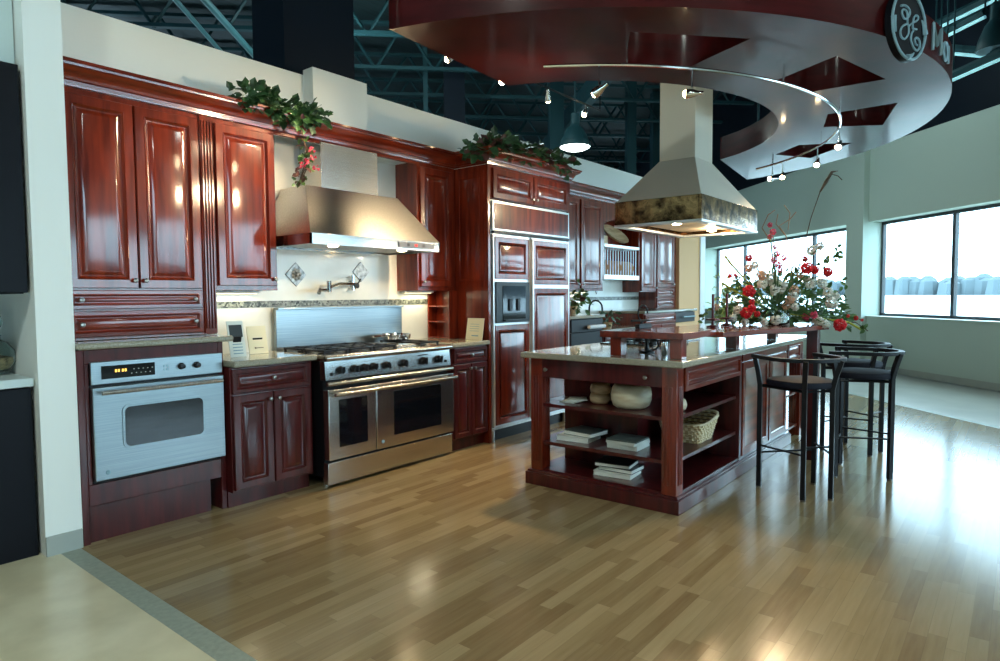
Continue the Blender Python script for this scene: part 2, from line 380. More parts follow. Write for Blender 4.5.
# portals (sampling only) at the windows
def portal(s0, s1):
    l = bpy.data.lights.new('daylight_portal', 'AREA'); l.shape = 'RECTANGLE'; l.size = s1-s0; l.size_y = W1-W0
    l.cycles.is_portal = True
    o = bpy.data.objects.new('daylight_portal', l); C.objects.link(o)
    z = (WR.to_3x3() @ Vector((0, -1, 0))).normalized()   # local +z points outwards; light shines along -z into the room
    x = WR.to_3x3() @ Vector((1, 0, 0)); y = z.cross(x)
    p = WR @ Vector(((s0+s1)/2, -.32, (W0+W1)/2))
    o.matrix_world = Matrix(((x.x, y.x, z.x, p.x), (x.y, y.y, z.y, p.y), (x.z, y.z, z.z, p.z), (0, 0, 0, 1)))
portal(-11, 1.83); portal(2.28, 8.19)

# roof steel: joists run across the view, girders along it
def joist_mesh(L0, L1, z0=5.55, z1=6.42):
    mb = MB(); 
    mb.box(-.05, L0, z1-.06, .05, L1, z1); mb.box(-.05, L0, z0, .05, L1, z0+.06)
    n = int((L1-L0)/.55); st = (L1-L0)/n
    for i in range(n):
        a = (0, L0+i*st, z0 if i % 2 else z1); b_ = (0, L0+(i+1)*st, z1 if i % 2 else z0)
        mb.tube([a, b_], .028, 4)
    return mb
u = 3.0; k = 0; first = None
while u < 25.5:
    if first is None:
        o = joist_mesh(VW+.1, 17.5).build('roof_joist', dkblue, smooth=False, loc=(0, 0, 0)); first = o
        tag(o, 'dark teal open-web steel roof joist crossing under the deck', 'roof joist', 'roof joists')
    else: o = first.copy(); C.objects.link(o)
    o.rotation_euler = (0, 0, PI/4); o.location = bpt(u, 0, 0); u += 1.6
gfirst = None
for v, g in ((-3.2, 'right of the ring'), (1.6, 'over the middle of the hall'), (6.0, 'left above the white kitchen wall'), (11, 'farthest left')):
    o = Box(-9, v-.09, 5.1, 26, v+.09, 5.5, M=BM)
    for i in range(23): o.box(-9+i*1.5, v-.13, 5.5, -8.9+i*1.5, v+.13, 5.55)
    o = o.build('roof_girder', dkblue, smooth=False, rz=PI/4); tag(o, 'dark steel roof girder running along the hall, '+g, 'girder')
def ray(px, py, dist):     # world point at a given forward distance on the line of sight of a pixel of the photograph
    d = fw+rr*((px-500)/F)+uu*((330.5-py)/F); return Vector((0, 0, H))+d*dist
for px, wd, di, lb in ((428, .09, 13, 'thin dark post above the wall, left of the ring'), (456, .42, 13.5, 'thick dark post above the right wall cabinet'),
                       (556, .30, 14.5, 'dark post left of the hanging dome lamp'), (630, .22, 16, 'dark post left of the island hood chimney'), (655, .24, 17, 'dark post right beside the island hood chimney'), (283, .30, 11, 'dark post left of the wide navy column')):
    p = ray(px, 290, di); o = Box(-wd/2, -wd/2, 0, wd/2, wd/2, DK-.02, M=Matrix.Translation((p.x, p.y, 0)) @ BM).build('steel_post', dkblue if wd < .4 else dkcol, smooth=False, rz=PI/4)
    tag(o, lb, 'post')
def at_z(px, py, z):
    d = fw+rr*((px-500)/F)+uu*((330.5-py)/F); return Vector((0, 0, H))+d*((z-H)/d.z)
def at_y(px, py, y):
    d = fw+rr*((px-500)/F)+uu*((330.5-py)/F); return Vector((0, 0, H))+d*(y/d.y)
# pipes (bright conduit lines)
for a, b_, r, lb in (((165, -12), (216, 46), .035, 'thin teal pipe slanting over the tall left cabinet'), ((178, -30), (246, 46), .05, 'bright teal pipe slanting beside the thinner one over the left wall')):
    o = MB().tube([at_z(*a, 5.3), at_z(*b_, 5.3)+(at_z(*b_, 5.3)-at_z(*a, 5.3))*1.2], r, 8).build('ceiling_pipe', mat('teal_pipe_'+str(r)[2:], (.05, .15, .17), .4), smooth=True); tag(o, lb, 'pipe')
# fluorescent strips top right
def at_v(px, py, v):       # world point where the line of sight meets the vertical plane v (beside the upper right wall)
    d = fw+rr*((px-500)/F)+uu*((330.5-py)/F); n = Vector((-S2, S2, 0)); return Vector((0, 0, H))+d*(v/d.dot(n))
si = 0
for a, b_, lb in (((936, 29), (1012, -8), 'upper of the fluorescent strips at top right'), ((941, 39), (985, 17), 'second fluorescent strip, just under the upper one at top right'),
                  ((947, 53), (1002, 58), 'level fluorescent strip right of the round sign letters'), ((953, 80), (1003, 58), 'lowest slanting fluorescent strip above the right wall')):
    zz = 5.0+.12*si; si += 1; A, B_ = at_v(*a, -7.25+.12*si), at_v(*b_, -7.25+.12*si)
    t = thing('strip_light', (A+B_)/2, lb, 'strip light')
    MB().tube([A, B_], .022, 8).build('tube', tube_m, t); MB().tube([A+Vector((0, 0, .07)), B_+Vector((0, 0, .07))], .05, 6).build('fixture', dkblue, t)
    for e in (A, B_): MB().tube([e+Vector((0, 0, .05)), Vector((e.x, e.y, DK-.01))], .012, 5).build('hanger', dkblue, t)
# high-bay lamps
def highbay(p, label, lit, power, rad=.24):
    t = thing('high_bay_lamp', p, label, 'ceiling lamp')
    MB().lathe(p, [(rad, .0), (rad*1.02, .02), (rad*.9, .12), (rad*.55, .30), (rad*.3, .36), (rad*.28, .55), (.02, .58)], 24).build('reflector', dkblue, t)
    MB().lathe(Vector(p)+Vector((0, 0, -.03)), [(rad*.6, -.02), (rad*.95, .02), (rad*.97, .03)], 24).build('diffuser', glow_c if lit else logo_s, t)
    MB().cyl(Vector(p)+Vector((0, 0, .56)), (p[0], p[1], DK-.01), .012, 6).build('hanger', dkblue, t)
    if power:
        l = bpy.data.lights.new('high_bay_light', 'AREA'); l.shape = 'DISK'; l.size = .6; l.energy = power; l.color = (.86, 1, .92)
        o = bpy.data.objects.new('high_bay_light', l); C.objects.link(o); o.parent = t; o.location = (0, 0, -.12)
    return t
p = at_z(575, 147, 3.8); highbay(p, 'glowing dome lamp hanging above the plants on the refrigerator cabinet', True, 60, .26)
p = at_v(994, 50, -6.95); highbay(p, 'round unlit dome lamp at the top right edge', False, 0, .19)
for i, (x, y, n_, e) in enumerate(((-1.5, .5, 'over the entrance left of the kitchen', 1.7), (2.2, -1.8, 'behind the viewer, over the wooden floor', .5), (-2.5, -3.5, 'behind the viewer, farthest back', 1), (6, -2.5, 'over the right hand stone floor', .3))):  # unseen lamps added as ambient fill, also brightening the white pier
    highbay((x, y, 5.0), 'added dome fill lamp hanging '+n_, True, HB_FILL_POWER*e)

for px, py, di, e, lb in ((337, 45, 10, 120, 'added globe fill lamp hidden behind the wide navy column'), (480, 5, 9, 90, 'added globe fill lamp hidden behind the left of the canopy'), (840, 20, 9, 40, 'added globe fill lamp hidden above the right of the canopy')):  # hidden globes added only to light the roof deck and joists
    p = ray(px, py, di); p.z = min(p.z, 5.6)
    t = thing('globe_fill_lamp', p, lb, 'ceiling lamp'); MB().lathe(p, [(.02, -.12), (.09, -.09), (.12, 0), (.09, .09), (.03, .12)], 20).build('globe', glow_c, t, ang=60)
    MB().cyl((p.x, p.y, p.z+.12), (p.x, p.y, DK-.01), .012, 6).build('hanger', dkblue, t)
    l = bpy.data.lights.new('globe_fill_light', 'POINT'); l.energy = e; l.color = (.75, 1, 1); l.shadow_soft_size = .2
    o = bpy.data.objects.new('globe_fill_light', l); C.objects.link(o); o.parent = t; o.location = (0, 0, -.35)

# ================================================================== KITCHEN RUN
def fluted(p, x0, x1, z0, z1, y, name='pilaster', n=3):
    mb = MB(); mb.box(x0, y-.012, z0, x1, y+.02, z1)
    w_ = (x1-x0); 
    for i in range(n+1):
        c = x0+w_*(.14+.72*i/n)
        mb.box(c-.0045, y-.022, z0+.03, c+.0045, y-.012, z1-.03)
    return mb.build(name, cherry, p, bev=.002)
# -- oven cabinet
t = thing('oven_cabinet', (1.6, 3.8, 0), 'raised dark cherry cabinet framing the stainless wall oven beside the white pier', 'cabinet')
mb = MB(); mb.box(1.228, 3.80, 0, 1.262, 4.27, 1.03); mb.box(1.985, 3.80, 0, 2.018, 4.27, 1.03); mb.box(1.262, 3.80, .955, 1.985, 4.27, 1.03); mb.box(1.262, 3.80, .20, 1.985, 4.25, .315)
mb.box(1.262, 4.0, .315, 1.985, 4.26, .33); mb.box(1.262, 3.801, .315, 1.283, 3.83, .955)
mb.build('carcass', cherry_d, t, bev=.003)
Box(1.262, 3.83, 0, 1.93, 3.85, .20).build('kick_panel', cherry_d, t)
# wall oven
t = thing('built_in_oven', (1.63, 3.8, .318), 'stainless wall oven with a rounded black window and black control display', 'oven')
mb = MB(); mb.box(1.285, 3.80, .318, 1.982, 4.2, .953); mb.build('body', blackp, t)
OY = 3.79
Box(1.285, OY-.012, .845, 2.0, 3.80, .965).build('control_panel', steel_o, t, bev=.003)
d_ = Box(1.285, OY-.025, .335, 2.0, 3.80, .832).build('door', steel_o, t, bev=.004)
def rrect(x0, x1, z0, z1, r, y, n=5):
    pts = []
    for cx, cz, a0 in ((x1-r, z1-r, 0), (x0+r, z1-r, 90), (x0+r, z0+r, 180), (x1-r, z0+r, 270)):
        for i in range(n+1):
            a = math.radians(a0+90*i/n); pts.append((cx+r*math.cos(a), y, cz+r*math.sin(a)))
    return pts
def plate(pts, dy):
    n = len(pts); return MB().add(pts+[(x, y+dy, z) for x, y, z in pts], [list(range(n)), list(range(n, 2*n))[::-1]]+[(i, (i+1) % n, n+(i+1) % n, n+i) for i in range(n)])
plate(rrect(1.425, 1.875, .485, .725, .035, OY-.031), .008).build('window_trim', steel_o, d_)
plate(rrect(1.437, 1.863, .497, .713, .028, OY-.035), .008).build('window', bglass, d_)
mb = MB(); mb.tube([(1.315, OY-.07, .805), (2.0-.03, OY-.07, .805)], .011, 10)
for x in (1.335, 1.95): mb.cyl((x, OY-.07, .805), (x, OY-.02, .805), .008, 8)
mb.build('handle', steel_v, d_)
dp = Box(1.335, OY-.018, .872, 1.605, OY-.006, .942).build('display', bglass, t)
for i in range(4): Box(1.40+i*.014+(.006 if i > 1 else 0), OY-.021, .905, 1.409+i*.014+(.006 if i > 1 else 0), OY-.017, .92).build('digit', led, dp)
mb = MB()
for i in range(10): mb.box(1.48+i*.012, OY-.0195, .89+(i % 2)*.022, 1.486+i*.012, OY-.018, .895+(i % 2)*.022)
mb.build('keypad', nickel, dp)
for x in (1.752, 1.842): MB().lathe((x, OY-.012, .906), [(.019, 0), (.019, -.008), (.015, -.012), (.014, -.030), (.004, -.032)], 18, 'y').build('knob', blackp, t)
mb = MB()
for a in (0, 1):
    for c in (0, 1): mb.box(1.655+a*.016, OY-.0145, .89+c*.02, 1.661+a*.016, OY-.012, .90+c*.02)
mb.build('button', logo_s, t)
MB().lathe((1.345, OY-.026, .375), [(.012, 0), (.011, -.003), (.002, -.004)], 14, 'y').build('badge', logo_s, t)
o = Box(1.228, 3.765, 1.032, 2.075, 4.268, 1.066).build('countertop', granite, bev=.012); tag(o, 'raised speckled granite top over the wall oven', 'countertop')
# -- tall cabinet on raised top
YU = 4.0
t = thing('wall_cabinet', (1.65, YU, 1.068), 'tall two-door cherry cabinet with two drawers standing above the wall oven', 'wall cabinet')
Box(1.228, YU, 1.068, 2.09, 4.268, 2.43).build('carcass', cherry, t, bev=.002)
door(t, 1.262, 1.622, 1.355, 2.395, YU, [(1.597, 1.375+.025)])
door(t, 1.63, 1.995, 1.355, 2.395, YU, [(1.655, 1.40)])
for z0, z1 in ((1.238, 1.345), (1.085, 1.228)):
    door(t, 1.262, 1.995, z0, z1, YU, [(1.94, (z0+z1)/2), (1.32, (z0+z1)/2)], m=cherry_h, prof=DRAWP, name='drawer')
fluted(t, 2.01, 2.088, 1.075, 2.425, YU)
t = thing('wall_cabinet', (2.3, YU, 1.35), 'single-door cherry wall cabinet just left of the steel range hood', 'wall cabinet')
Box(2.092, YU, 1.345, 2.53, 4.268, 2.43).build('carcass', cherry, t, bev=.002)
door(t, 2.105, 2.518, 1.375, 2.395, YU, [(2.495, 1.42)])
t = thing('wall_cabinet', (4.1, YU, 1.35), 'single-door cherry wall cabinet between the range hood and the refrigerator', 'wall cabinet')
Box(3.86, YU, 1.345, 4.325, 4.268, 2.43).build('carcass', cherry, t, bev=.002)
door(t, 3.885, 4.27, 1.38, 2.39, YU, [(3.905, 1.42)])
# crown over the left run
CROWN = [(0, 0), (.016, 0), (.018, .012), (.010, .016), (.012, .03), (.022, .034), (.026, .05), (.044, .078), (.066, .09), (.068, .094), (.076, .096), (.078, .108), (.088, .110), (.088, .125), (0, .125)]
def crown(path, z, name, label):
    o = MB().extrude_path(path, [(a, z+b_) for a, b_ in CROWN]).build(name, cherry_h, ang=50); tag(o, label, 'crown moulding'); return o
crown([(1.223, YU-.001), (4.325, YU-.001)], 2.43, 'crown_moulding', 'long cherry crown moulding over the left cabinets and range hood')
o = Box(2.532, YU, 2.405, 3.858, 4.03, 2.555).build('valance', cherry_h, bev=.002); tag(o, 'cherry valance board bridging above the range hood chimney', 'valance')
# backsplash
struct(Box(2.02, 4.258, .90, 4.325, 4.27, 1.225).build('trim_4', whitetile, smooth=False))
struct(Box(2.02, 4.258, 1.272, 4.325, 4.27, 2.43).build('trim_5', whitetile, smooth=False))
struct(Box(2.02, 4.255, 1.225, 4.325, 4.27, 1.272).build('trim_6', mosaic, smooth=False))
dm = MB(); 
cx, cz, rd = 2.847, 1.467, .092
dm.add([(cx, 4.25, cz-rd), (cx+rd, 4.25, cz), (cx, 4.25, cz+rd), (cx-rd, 4.25, cz), (cx, 4.258, cz-rd), (cx+rd, 4.258, cz), (cx, 4.258, cz+rd), (cx-rd, 4.258, cz)], [(0, 1, 2, 3), (7, 6, 5, 4), (0, 4, 5, 1), (1, 5, 6, 2), (2, 6, 7, 3), (3, 7, 4, 0)])
t = dm.build('accent_tile', noise_col(mat('relief_pewter', (.3, .3, .3), .35, .6), (.12, .13, .13), (.45, .45, .43), (1, 1, 1), 30, 3), bev=.003); tag(t, 'diamond-shaped pewter relief tile on the white backsplash left of the pot filler', 'tile')
mb = MB()
for i in range(7):
    a = i*.9; mb.lathe((cx+.03*math.cos(a), 4.246, cz+.03*math.sin(a)), [(.004, .006), (.016, 0), (.004, -.006)], 8, 'y')
mb.lathe((cx, 4.245, cz), [(.01, .008), (.018, 0), (.005, -.01)], 10, 'y')
mb.build('relief', nickel, t)
dm = MB(); cx, cz, rd = 3.55, 1.53, .085
# pot filler
t = thing('pot_filler', (3.2, 4.25, 1.38), 'chrome jointed pot filler faucet on the white backsplash above the range', 'faucet')
mb = MB(); mb.lathe((3.36, 4.258, 1.40), [(.032, 0), (.030, -.012), (.012, -.016), (.012, -.03)], 16, 'y'); mb.cyl((3.36, 4.23, 1.35), (3.36, 4.23, 1.47), .013, 10)
mb.build('wall_mount', chrome, t)
MB().tube([(3.36, 4.23, 1.40), (3.19, 4.19, 1.40), (3.08, 4.17, 1.37)], .012, 8).build('arm', chrome, t)
mb = MB(); mb.tube([(3.08, 4.17, 1.42), (3.08, 4.17, 1.335)], .019, 10); mb.tube([(3.05, 4.17, 1.35), (2.97, 4.13, 1.35), (2.95, 4.12, 1.325)], .015, 8)
mb.build('spout', chrome, t)
mb = MB(); mb.tube([(3.36, 4.2, 1.40), (3.36, 4.17, 1.40)], .012, 10); mb.tube([(3.33, 4.17, 1.36), (3.39, 4.17, 1.44)], .006, 6); mb.lathe((3.33, 4.16, 1.385), [(.022, 0), (.022, -.02), (.01, -.022)], 14, 'y')
mb.build('valve', blackp, t)
# second decorative tile with rosette by pot filler
t = MB().add([(3.46+a*.085, 4.25, 1.50+c*.085) for a, c in ((0, -1), (1, 0), (0, 1), (-1, 0))]+[(3.46+a*.085, 4.258, 1.50+c*.085) for a, c in ((0, -1), (1, 0), (0, 1), (-1, 0))], [(0, 1, 2, 3), (7, 6, 5, 4), (0, 4, 5, 1), (1, 5, 6, 2), (2, 6, 7, 3), (3, 7, 4, 0)]).build('accent_tile', MT['relief_pewter'], bev=.003)
tag(t, 'diamond pewter relief tile above the right end of the pot filler', 'tile')

# -- base cabinet left of range
t = thing('base_cabinet', (2.3, 3.72, 0), 'dark cherry base cabinet with one drawer and two doors between wall oven and range', 'cabinet')
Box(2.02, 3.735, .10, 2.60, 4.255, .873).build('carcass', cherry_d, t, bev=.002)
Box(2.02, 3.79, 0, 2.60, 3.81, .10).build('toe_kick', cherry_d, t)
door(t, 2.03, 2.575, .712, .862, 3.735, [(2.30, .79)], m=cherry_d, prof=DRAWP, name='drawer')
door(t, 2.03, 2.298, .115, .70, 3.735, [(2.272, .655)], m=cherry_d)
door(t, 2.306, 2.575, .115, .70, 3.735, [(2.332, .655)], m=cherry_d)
o = Box(2.021, 3.675, .875, 2.612, 4.256, .914).build('countertop', granite, bev=.010); tag(o, 'granite counter left of the range', 'countertop')
# -- base cabinet right
t = thing('base_cabinet', (4.1, 3.62, 0), 'narrow dark cherry base cabinet between range and refrigerator', 'cabinet')
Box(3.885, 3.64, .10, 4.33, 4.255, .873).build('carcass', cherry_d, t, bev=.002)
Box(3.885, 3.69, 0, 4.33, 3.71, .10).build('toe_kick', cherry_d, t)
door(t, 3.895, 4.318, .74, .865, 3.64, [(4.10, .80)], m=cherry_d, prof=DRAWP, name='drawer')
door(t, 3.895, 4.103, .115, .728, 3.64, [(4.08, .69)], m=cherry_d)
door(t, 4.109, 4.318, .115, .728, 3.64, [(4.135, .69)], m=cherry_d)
o = Box(3.87, 3.60, .875, 4.335, 4.256, .914).build('countertop', granite, bev=.010); tag(o, 'granite counter between range and refrigerator', 'countertop')

# -- range
X0, X1, YR = 2.637, 3.857, 3.63
t = thing('range', (3.25, 3.63, 0), 'wide stainless steel double-oven gas range with black knobs', 'range')
Box(X0+.004, 3.665, .07, X1-.004, 4.21, .86).build('body', blackp, t)
for x in (X0+.05, X1-.05):
    for y in (3.72, 4.15): MB().cyl((x, y, 0), (x, y, .07), .018, 10).build('leg', steel_v, t)
# kick drawer
Box(X0, YR-.012, .025, X1, YR+.04, .175).build('kick_panel', steel, t, bev=.003)
# control panel (slightly slanting)
mb = MB(); mb.hexa([(X0, YR-.005, .735), (X1, YR-.005, .735), (X1, YR+.06, .735), (X0, YR+.06, .735), (X0, YR+.01, .868), (X1, YR+.01, .868), (X1, YR+.06, .868), (X0, YR+.06, .868)])
cp = mb.build('control_panel', steel_m, t, bev=.002)
MB().tube([(X0, YR-.005, .885), (X1, YR-.005, .885)], .021, 14).build('bullnose', steel, t)
mb = MB(); mb.tube([(X0, YR-.02, .712), (X1, YR-.02, .712)], .016, 12); mb.build('ledge', steel, t)
Box(X0, YR-.005, .865, X1, 4.20, .905).build('cooktop', steel, t, bev=.004)
def rknob(x, z, a=0, r=.026):
    k_ = MB().lathe((x, YR-.002, z), [(r*1.15, 0), (r*1.15, -.006), (r, -.008), (r*.86, -.034), (r*.3, -.036)], 20, 'y').build('knob', blackp, t)
    M = Matrix.Translation((x, YR-.04, z)) @ Matrix.Rotation(a, 4, 'Y'); Box(-.006, -.006, -r, .006, .004, r, M=M).build('grip', blackp, k_)
for x in (2.758, 2.877, 2.963, 3.048, 3.17, 3.338, 3.547, 3.714): rknob(x, .797, random.uniform(-.5, .5), .024 if x < 3.3 else .027)
for x in (2.685, 3.80): Box(x-.011, YR-.006, .765, x+.011, YR+.004, .785).build('switch', blackp, t)
Box(3.50, YR-.001, .838, 3.60, YR+.006, .845).build('badge', blackp, t)
# oven doors
def odoor(x0, x1, gx0, gx1, gz0, gz1):
    d = Box(x0, YR-.03, .195, x1, YR+.03, .672).build('door', steel, t, bev=.004)
    Box(gx0, YR-.034, gz0, gx1, YR-.029, gz1).build('window', bglass, d)
    hb = MB(); hb.tube([(x0+.015, YR-.085, .645), (x1-.015, YR-.085, .645)], .013, 12)
    for x in (x0+.035, x1-.035): hb.tube([(x, YR-.085, .645), (x, YR-.025, .63)], .009, 8)
    hb.build('handle', steel, d); return d
odoor(X0, 3.042, 2.722, 2.963, .275, .600)
d = odoor(3.050, X1, 3.215, 3.71, .275, .600)
MB().lathe((3.105, YR-.031, .245), [(.013, 0), (.012, -.003), (.002, -.004)], 14, 'y').build('badge', logo_s, d)
# backguard
bg_ = MB().box(X0, 4.20, .905, X1, 4.235, 1.215); bg_.box(X0, 4.17, 1.205, X1, 4.235, 1.222); bg_.build('backguard', steel_o, t, bev=.003)
# burners, grates
for i, x in enumerate((2.76, 2.98, 3.20, 3.66)):
    for y in (3.78, 4.03):
        b1 = MB().lathe((x, y, .905), [(.055, 0), (.055, .008), (.03, .010), (.03, .018), (.005, .02)], 16).build('burner', blackp, t)
        g = MB()
        for dx in (-.095, .095): g.box(x+dx-.007, y-.115, .925, x+dx+.007, y+.115, .937)
        for dy in (-.108, 0, .108): g.box(x-.1, y+dy-.006, .925, x+.1, y+dy+.006, .937)
        g.box(x-.006, y-.115, .926, x+.006, y+.115, .939)
        for dx in (-.095, .095):
            for dy in (-.105, .105): g.box(x+dx-.007, y+dy-.007, .904, x+dx+.007, y+dy+.007, .926)
        g.build('grate', blackp, t)
Box(3.33, 3.68, .905, 3.53, 4.15, .925).build('griddle', steel, t, bev=.006)
# pan on cooktop
t = thing('saute_pan', (3.62, 4.02, .94), 'small shiny steel pan on the back right burner', 'pan')
MB().lathe((3.62, 4.02, .94), [(.09, 0), (.12, .012), (.125, .05), (.12, .05), (.112, .014), (.01, .008)], 26).build('body', chrome, t)
MB().tube([(3.50, 4.02, .98), (3.40, 3.98, .985), (3.33, 3.96, .985)], .009, 8).build('handle', chrome, t)

# -- range hood
t = thing('range_hood', (3.17, 3.9, 1.645), 'large sloping stainless steel range hood on the wall over the range', 'range hood')
HX0, HX1 = 2.560, 3.772; HZ = 1.65
mb = MB()
mb.hexa([(HX0, 3.65, HZ+.07), (HX1, 3.65, HZ+.07), (HX1, 4.255, HZ+.07), (HX0, 4.255, HZ+.07), (2.735, 3.95, 2.085), (3.60, 3.95, 2.085), (3.60, 4.255, 2.085), (2.735, 4.255, 2.085)])
mb.build('canopy', steel_v, t, bev=.003)
mb = MB(); mb.box(HX0, 3.65, HZ, HX1, 3.662, HZ+.07); mb.box(HX0, 3.65, HZ, HX0+.012, 4.255, HZ+.07); mb.box(HX1-.012, 3.65, HZ, HX1, 4.255, HZ+.07); mb.box(HX0, 4.24, HZ, HX1, 4.255, HZ+.07)
mb.build('lip', steel_m, t)
Box(2.90, 3.99, 2.08, 3.43, 4.255, 2.42).build('chimney', steel, t, bev=.002)
mb = MB()
for i in range(22): mb.box(2.60+i*.052, 3.72, HZ+.012, 2.635+i*.052, 4.2, HZ+.03)
mb.build('filter', steel_v, t)
cp = Box(3.33, 3.640, HZ+.018, 3.70, 3.651, HZ+.056).build('control_strip', mat('grey_switch_panel', (.10, .11, .13), .4), t)
for i, (x, m_) in enumerate(((3.42, blackp), (3.50, redled), (3.58, blackp))): Box(x-.014, 3.638, HZ+.028, x+.014, 3.644, HZ+.046).build('switch', m_, cp)
def hood_light(par, p, e, col=(1, .80, .52), size=.05, kind='SPOT'):
    MB().lathe(p, [(.035, .012), (.035, .004), (.02, 0)], 16).build('bulb', glow_w, par)
    l = bpy.data.lights.new('hood_light', kind); l.energy = e; l.color = col; l.shadow_soft_size = .03
    if kind == 'SPOT': l.spot_size = 2.2; l.spot_blend = .8
    o = bpy.data.objects.new('hood_light', l); C.objects.link(o); o.parent = par
    o.location = WM[par.name].inverted() @ (Vector(p)+Vector((0, 0, -.02)))
for x in (2.85, 3.50): hood_light(t, (x, 3.80, HZ-.002), 9)
# under-cabinet strips
for x0, x1, e, lb in ((2.12, 2.50, 5, 'slim under-cabinet light left of the range hood'), (3.89, 4.22, 7, 'slim under-cabinet light right of the range hood'), (5.75, 6.9, 9, 'slim under-cabinet light below the far double cabinet')):
    t = thing('under_cabinet_light', ((x0+x1)/2, 4.2, 1.32), lb, 'light'); e *= .17
    Box(x0, 4.17, 1.328, x1, 4.23, 1.344).build('housing', white, t); Box(x0+.02, 4.18, 1.322, x1-.02, 4.22, 1.328).build('diffuser', mat('warm_tube', (1, .9, .6), .5, emis=(1, .85, .5), es=2), t)
    l = bpy.data.lights.new('under_light', 'AREA'); l.shape = 'RECTANGLE'; l.size = x1-x0-.06; l.size_y = .04; l.energy = e; l.color = (1, .88, .58)
    o = bpy.data.objects.new('under_light', l); C.objects.link(o); o.parent = t; o.location = (0, 0, -.01)

# -- niche shelf in the refrigerator panel
t = thing('spice_shelf', (4.28, 4.12, .916), 'small open cherry shelf against the refrigerator panel under the right wall cabinet', 'shelf')
mb = MB(); mb.box(4.318, 3.98, .916, 4.333, 4.25, 1.343); mb.box(4.22, 4.235, .916, 4.318, 4.25, 1.343); mb.box(4.22, 3.98, .916, 4.318, 3.995, 1.343); mb.build('frame', cherry, t)
for z in (1.06, 1.20, .918): Box(4.225, 3.996, z, 4.317, 4.234, z+.012).build('shelf', cherry, t)
# -- refrigerator surround
t = thing('refrigerator_cabinet', (4.98, 3.62, 0), 'tall cherry cabinet surrounding the built-in refrigerator with two small doors on top', 'cabinet')
YF = 3.62
mb = MB(); mb.box(4.337, YF, 0, 4.368, 4.255, 2.43); mb.box(5.605, YF, 0, 5.64, 4.255, 2.43); mb.box(4.368, YF, 2.14, 5.605, 4.255, 2.43)
mb.build('carcass', cherry, t, bev=.002)
door(t, 4.39, 4.982, 2.145, 2.405, YF, [(4.955, 2.19)], m=cherry)
door(t, 4.992, 5.585, 2.145, 2.405, YF, [(5.02, 2.19)], m=cherry)
# side raised panels
MS = Matrix.Translation((4.337, 0, 0)) @ Matrix.Rotation(-PI/2, 4, 'Z')      # local x -> -Y, local -y -> -X
mb = MB(MS); mb.rects(-4.0, -3.66, 1.38, 2.38, [(0, 0), (.0, .004), (.05, .004), (.055, .001), (.06, .001), (.08, .006)], 0); mb.build('side_panel', cherry, t, ang=25)
crown([(4.337, 3.995), (4.337, YF-.001), (5.64, YF-.001), (5.64, 4.0)], 2.432, 'crown_moulding', 'cherry crown moulding around the top of the refrigerator cabinet')
# -- refrigerator
t = thing('refrigerator', (4.98, YF, 0), 'built-in side-by-side refrigerator with cherry panels, pale metal trim and ice dispenser', 'refrigerator')
Box(4.372, YF+.02, .10, 5.60, 4.22, 2.135).build('body', steel_v, t)
Box(4.40, YF+.05, 0, 5.58, YF+.07, .10).build('toe_kick', blackp, t)
trimm = mat('pale_metal_trim', (.72, .74, .74), .3, .6)
def fdoor(x0, x1, z0, z1, panels, name):
    d = Box(x0, YF-.015, z0, x1, YF+.018, z1).build(name, trimm, t, bev=.003)
    for a, b_, pr in panels: MB().rects(x0+.022, x1-.022, a, b_, pr, YF-.014).build('panel', cherry, d, ang=25)
    return d
P1 = [(0, 0), (0, .006), (.002, .008), (.045, .008), (.05, .012), (.058, .006), (.064, .001), (.072, .001), (.09, .008)]
FP = [(0, 0), (0, .004), (.003, .006), (.01, .006)]
fdoor(4.385, 5.60, 1.868, 2.125, [(1.885, 2.105, FP)], 'grille')
Box(4.385, YF-.03, 1.845, 5.60, YF+.01, 1.862).build('air_slot', blackp, t)
lf = fdoor(4.385, 4.925, .13, 1.838, [(1.445, 1.815, P1), (.15, 1.035, P1)], 'freezer_door')
rf = fdoor(4.945, 5.60, .13, 1.838, [(1.40, 1.815, P1), (.15, 1.365, P1)], 'fridge_door')
for x, d in ((4.93, lf), (4.94, rf)):
    pass
mb = MB(); mb.box(4.922, YF-.05, .16, 4.948, YF-.012, 1.82); mb.build('handle_trim', trimm, t, bev=.006)
mb = Box(4.41, YF-.028, 1.055, 4.905, YF-.014, 1.42).build('dispenser', mat('slate_plastic', (.03, .045, .055), .4, spec=.3), lf, bev=.004)
Box(4.50, YF-.032, 1.085, 4.835, YF-.027, 1.385).build('recess', bglass, mb)
mb2 = MB(); mb2.box(4.58, YF-.045, 1.16, 4.62, YF-.032, 1.27); mb2.box(4.70, YF-.045, 1.16, 4.74, YF-.032, 1.27); mb2.build('paddle', blackp, mb)
Box(4.50, YF-.06, 1.07, 4.835, YF-.027, 1.085).build('drip_tray', blackp, mb)
for x in (4.41, 5.57): MB().cyl((x, YF+.03, 0), (x, YF+.03, .1), .02, 10).build('foot', steel_v, t)

